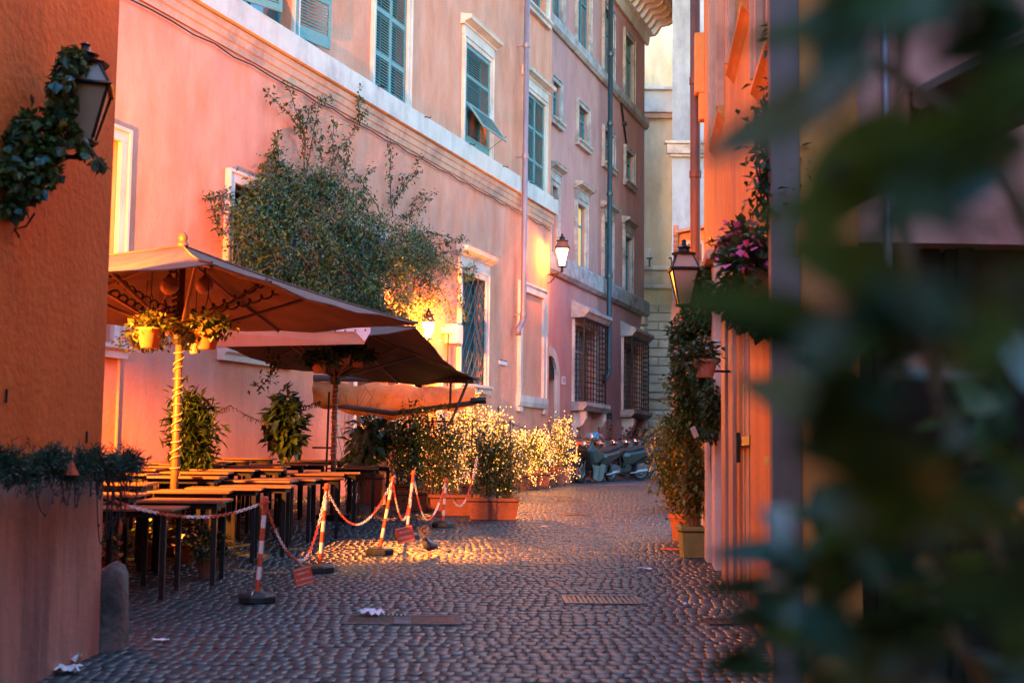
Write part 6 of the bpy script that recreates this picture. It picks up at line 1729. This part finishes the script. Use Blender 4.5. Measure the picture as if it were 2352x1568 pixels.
blade((2060, 250), (1840, 560), .085, .9, .95, m_fg, .05)
blade((2280, 220), (2010, 560), .075, .85, .8, m_fgt, .0)
blade((2352, 250), (1900, 330), .05, .8, .8, m_fg, -.08)
blade((2150, 330), (1700, 520), .038, .85, .85, m_fg, -.1)
blade((2400, 60), (2120, 130), .07, .75, .8, m_fgd, -.05)
blade((2380, 330), (2130, 420), .07, .75, .8, m_fgd, .05)
blade((2420, 180), (2180, 260), .07, .8, .85, m_fg, .05)
blade((2260, -30), (2020, 110), .05, .8, .85, m_fg, .05)
KB = .8
blade((2000, 950), (1690, 880), .06, .95, .95, m_fgg, -.05)
blade((2080, 1100), (1800, 1030), .035, .9, .9, m_fgd, .1)
blade((2050, 1160), (1830, 1170), .04, .9, .9, m_fgt, .1)
KB = 1.05
blade((1900, 1300), (1620, 1275), .030, .85, .85, m_fgt, .2)
blade((1880, 1330), (1600, 1350), .026, .85, .85, m_fgd, -.1)
blade((1900, 1420), (1650, 1420), .036, .9, .9, m_fgt, .15)
blade((1800, 1540), (1610, 1530), .026, .9, .9, m_fgd, .1)
blade((2090, 1520), (1880, 1500), .034, .85, .85, m_fgt, .1)
blade((2010, 1220), (1850, 1260), .04, .9, .9, m_fgt, .1)
KB = 1
for i in range(85):
    a = rnd.uniform(1890, 2500); b = rnd.uniform(-60, 1650)
    if 1990 < a < 2100 and 500 < b < 760: continue
    if a < 2250 and 90 < b < 620 and rnd.random() < .85: continue
    if a > 2080 and b < 260 and rnd.random() < .8: continue
    ang = rnd.uniform(120, 250); L = rnd.uniform(120, 330); k = rnd.random()
    m = m_fgd if k < .35 else m_fg if k < .84 else m_fgt if k < .93 else m_fgg
    blade((a, b), (max(1860, a + math.cos(R(ang)) * L), b - math.sin(R(ang)) * L * .8), rnd.uniform(.016, .040), rnd.uniform(.34, .62), rnd.uniform(.34, .62), m, rnd.uniform(-.15, .15), up=(rnd.uniform(-.5, .5), -1, rnd.uniform(-.1, .8)))
KB = .75
for i in range(34):
    a = rnd.uniform(1690, 1960); b = rnd.uniform(1260, 1600); ang = rnd.uniform(100, 260); L = rnd.uniform(60, 170); k = rnd.random()
    m = m_fgd if k < .45 else m_fg if k < .65 else m_fgt
    blade((a + 60, b), (a + 60 + math.cos(R(ang)) * L, b - math.sin(R(ang)) * L * .7), rnd.uniform(.016, .034), rnd.uniform(.9, 1.2), rnd.uniform(.9, 1.2), m, rnd.uniform(-.15, .15), up=(rnd.uniform(-.5, .5), -1, rnd.uniform(-.1, .8)))
KB = 1
for i in range(60):
    a = rnd.uniform(1900, 2400); b = rnd.uniform(760, 1600); ang = rnd.uniform(100, 260); L = rnd.uniform(90, 220)
    blade((a, b), (a + math.cos(R(ang)) * L, b - math.sin(R(ang)) * L * .8), rnd.uniform(.025, .05), rnd.uniform(.9, 1.5), rnd.uniform(.9, 1.5), (m_fg, m_fgt, m_fgd)[i % 3], rnd.uniform(-.15, .15), up=(rnd.uniform(-.5, .5), -1, rnd.uniform(-.1, .8)))
mb = MB()
for sh in ([(2500, 1700), (2300, 1300), (2150, 900), (2050, 400), (2080, -50)], [(2350, 1700), (2150, 1400), (1950, 1300), (1800, 1290)], [(2500, 1000), (2200, 760), (1960, 750)], [(2450, 700), (2250, 300), (2010, 140)], [(2200, 1700), (2050, 1550), (1850, 1450)]):
    mb.tube([P(a, b, 1.05) - FO for a, b in sh], .006, 6)
mb.tube([Vector((.45, .9, 0)), P(2500, 1700, 1.05) - FO, P(2500, 1000, 1.05) - FO], .012, 6)
mb.build('stem', m_twig, fg)
pt_ = P(2500, 1700, 1.05)
roundpot(.2, .4, 'large pot holding the foreground plant below the picture', (pt_.x + .05, pt_.y, gz(pt_.x, pt_.y)), m_terra)
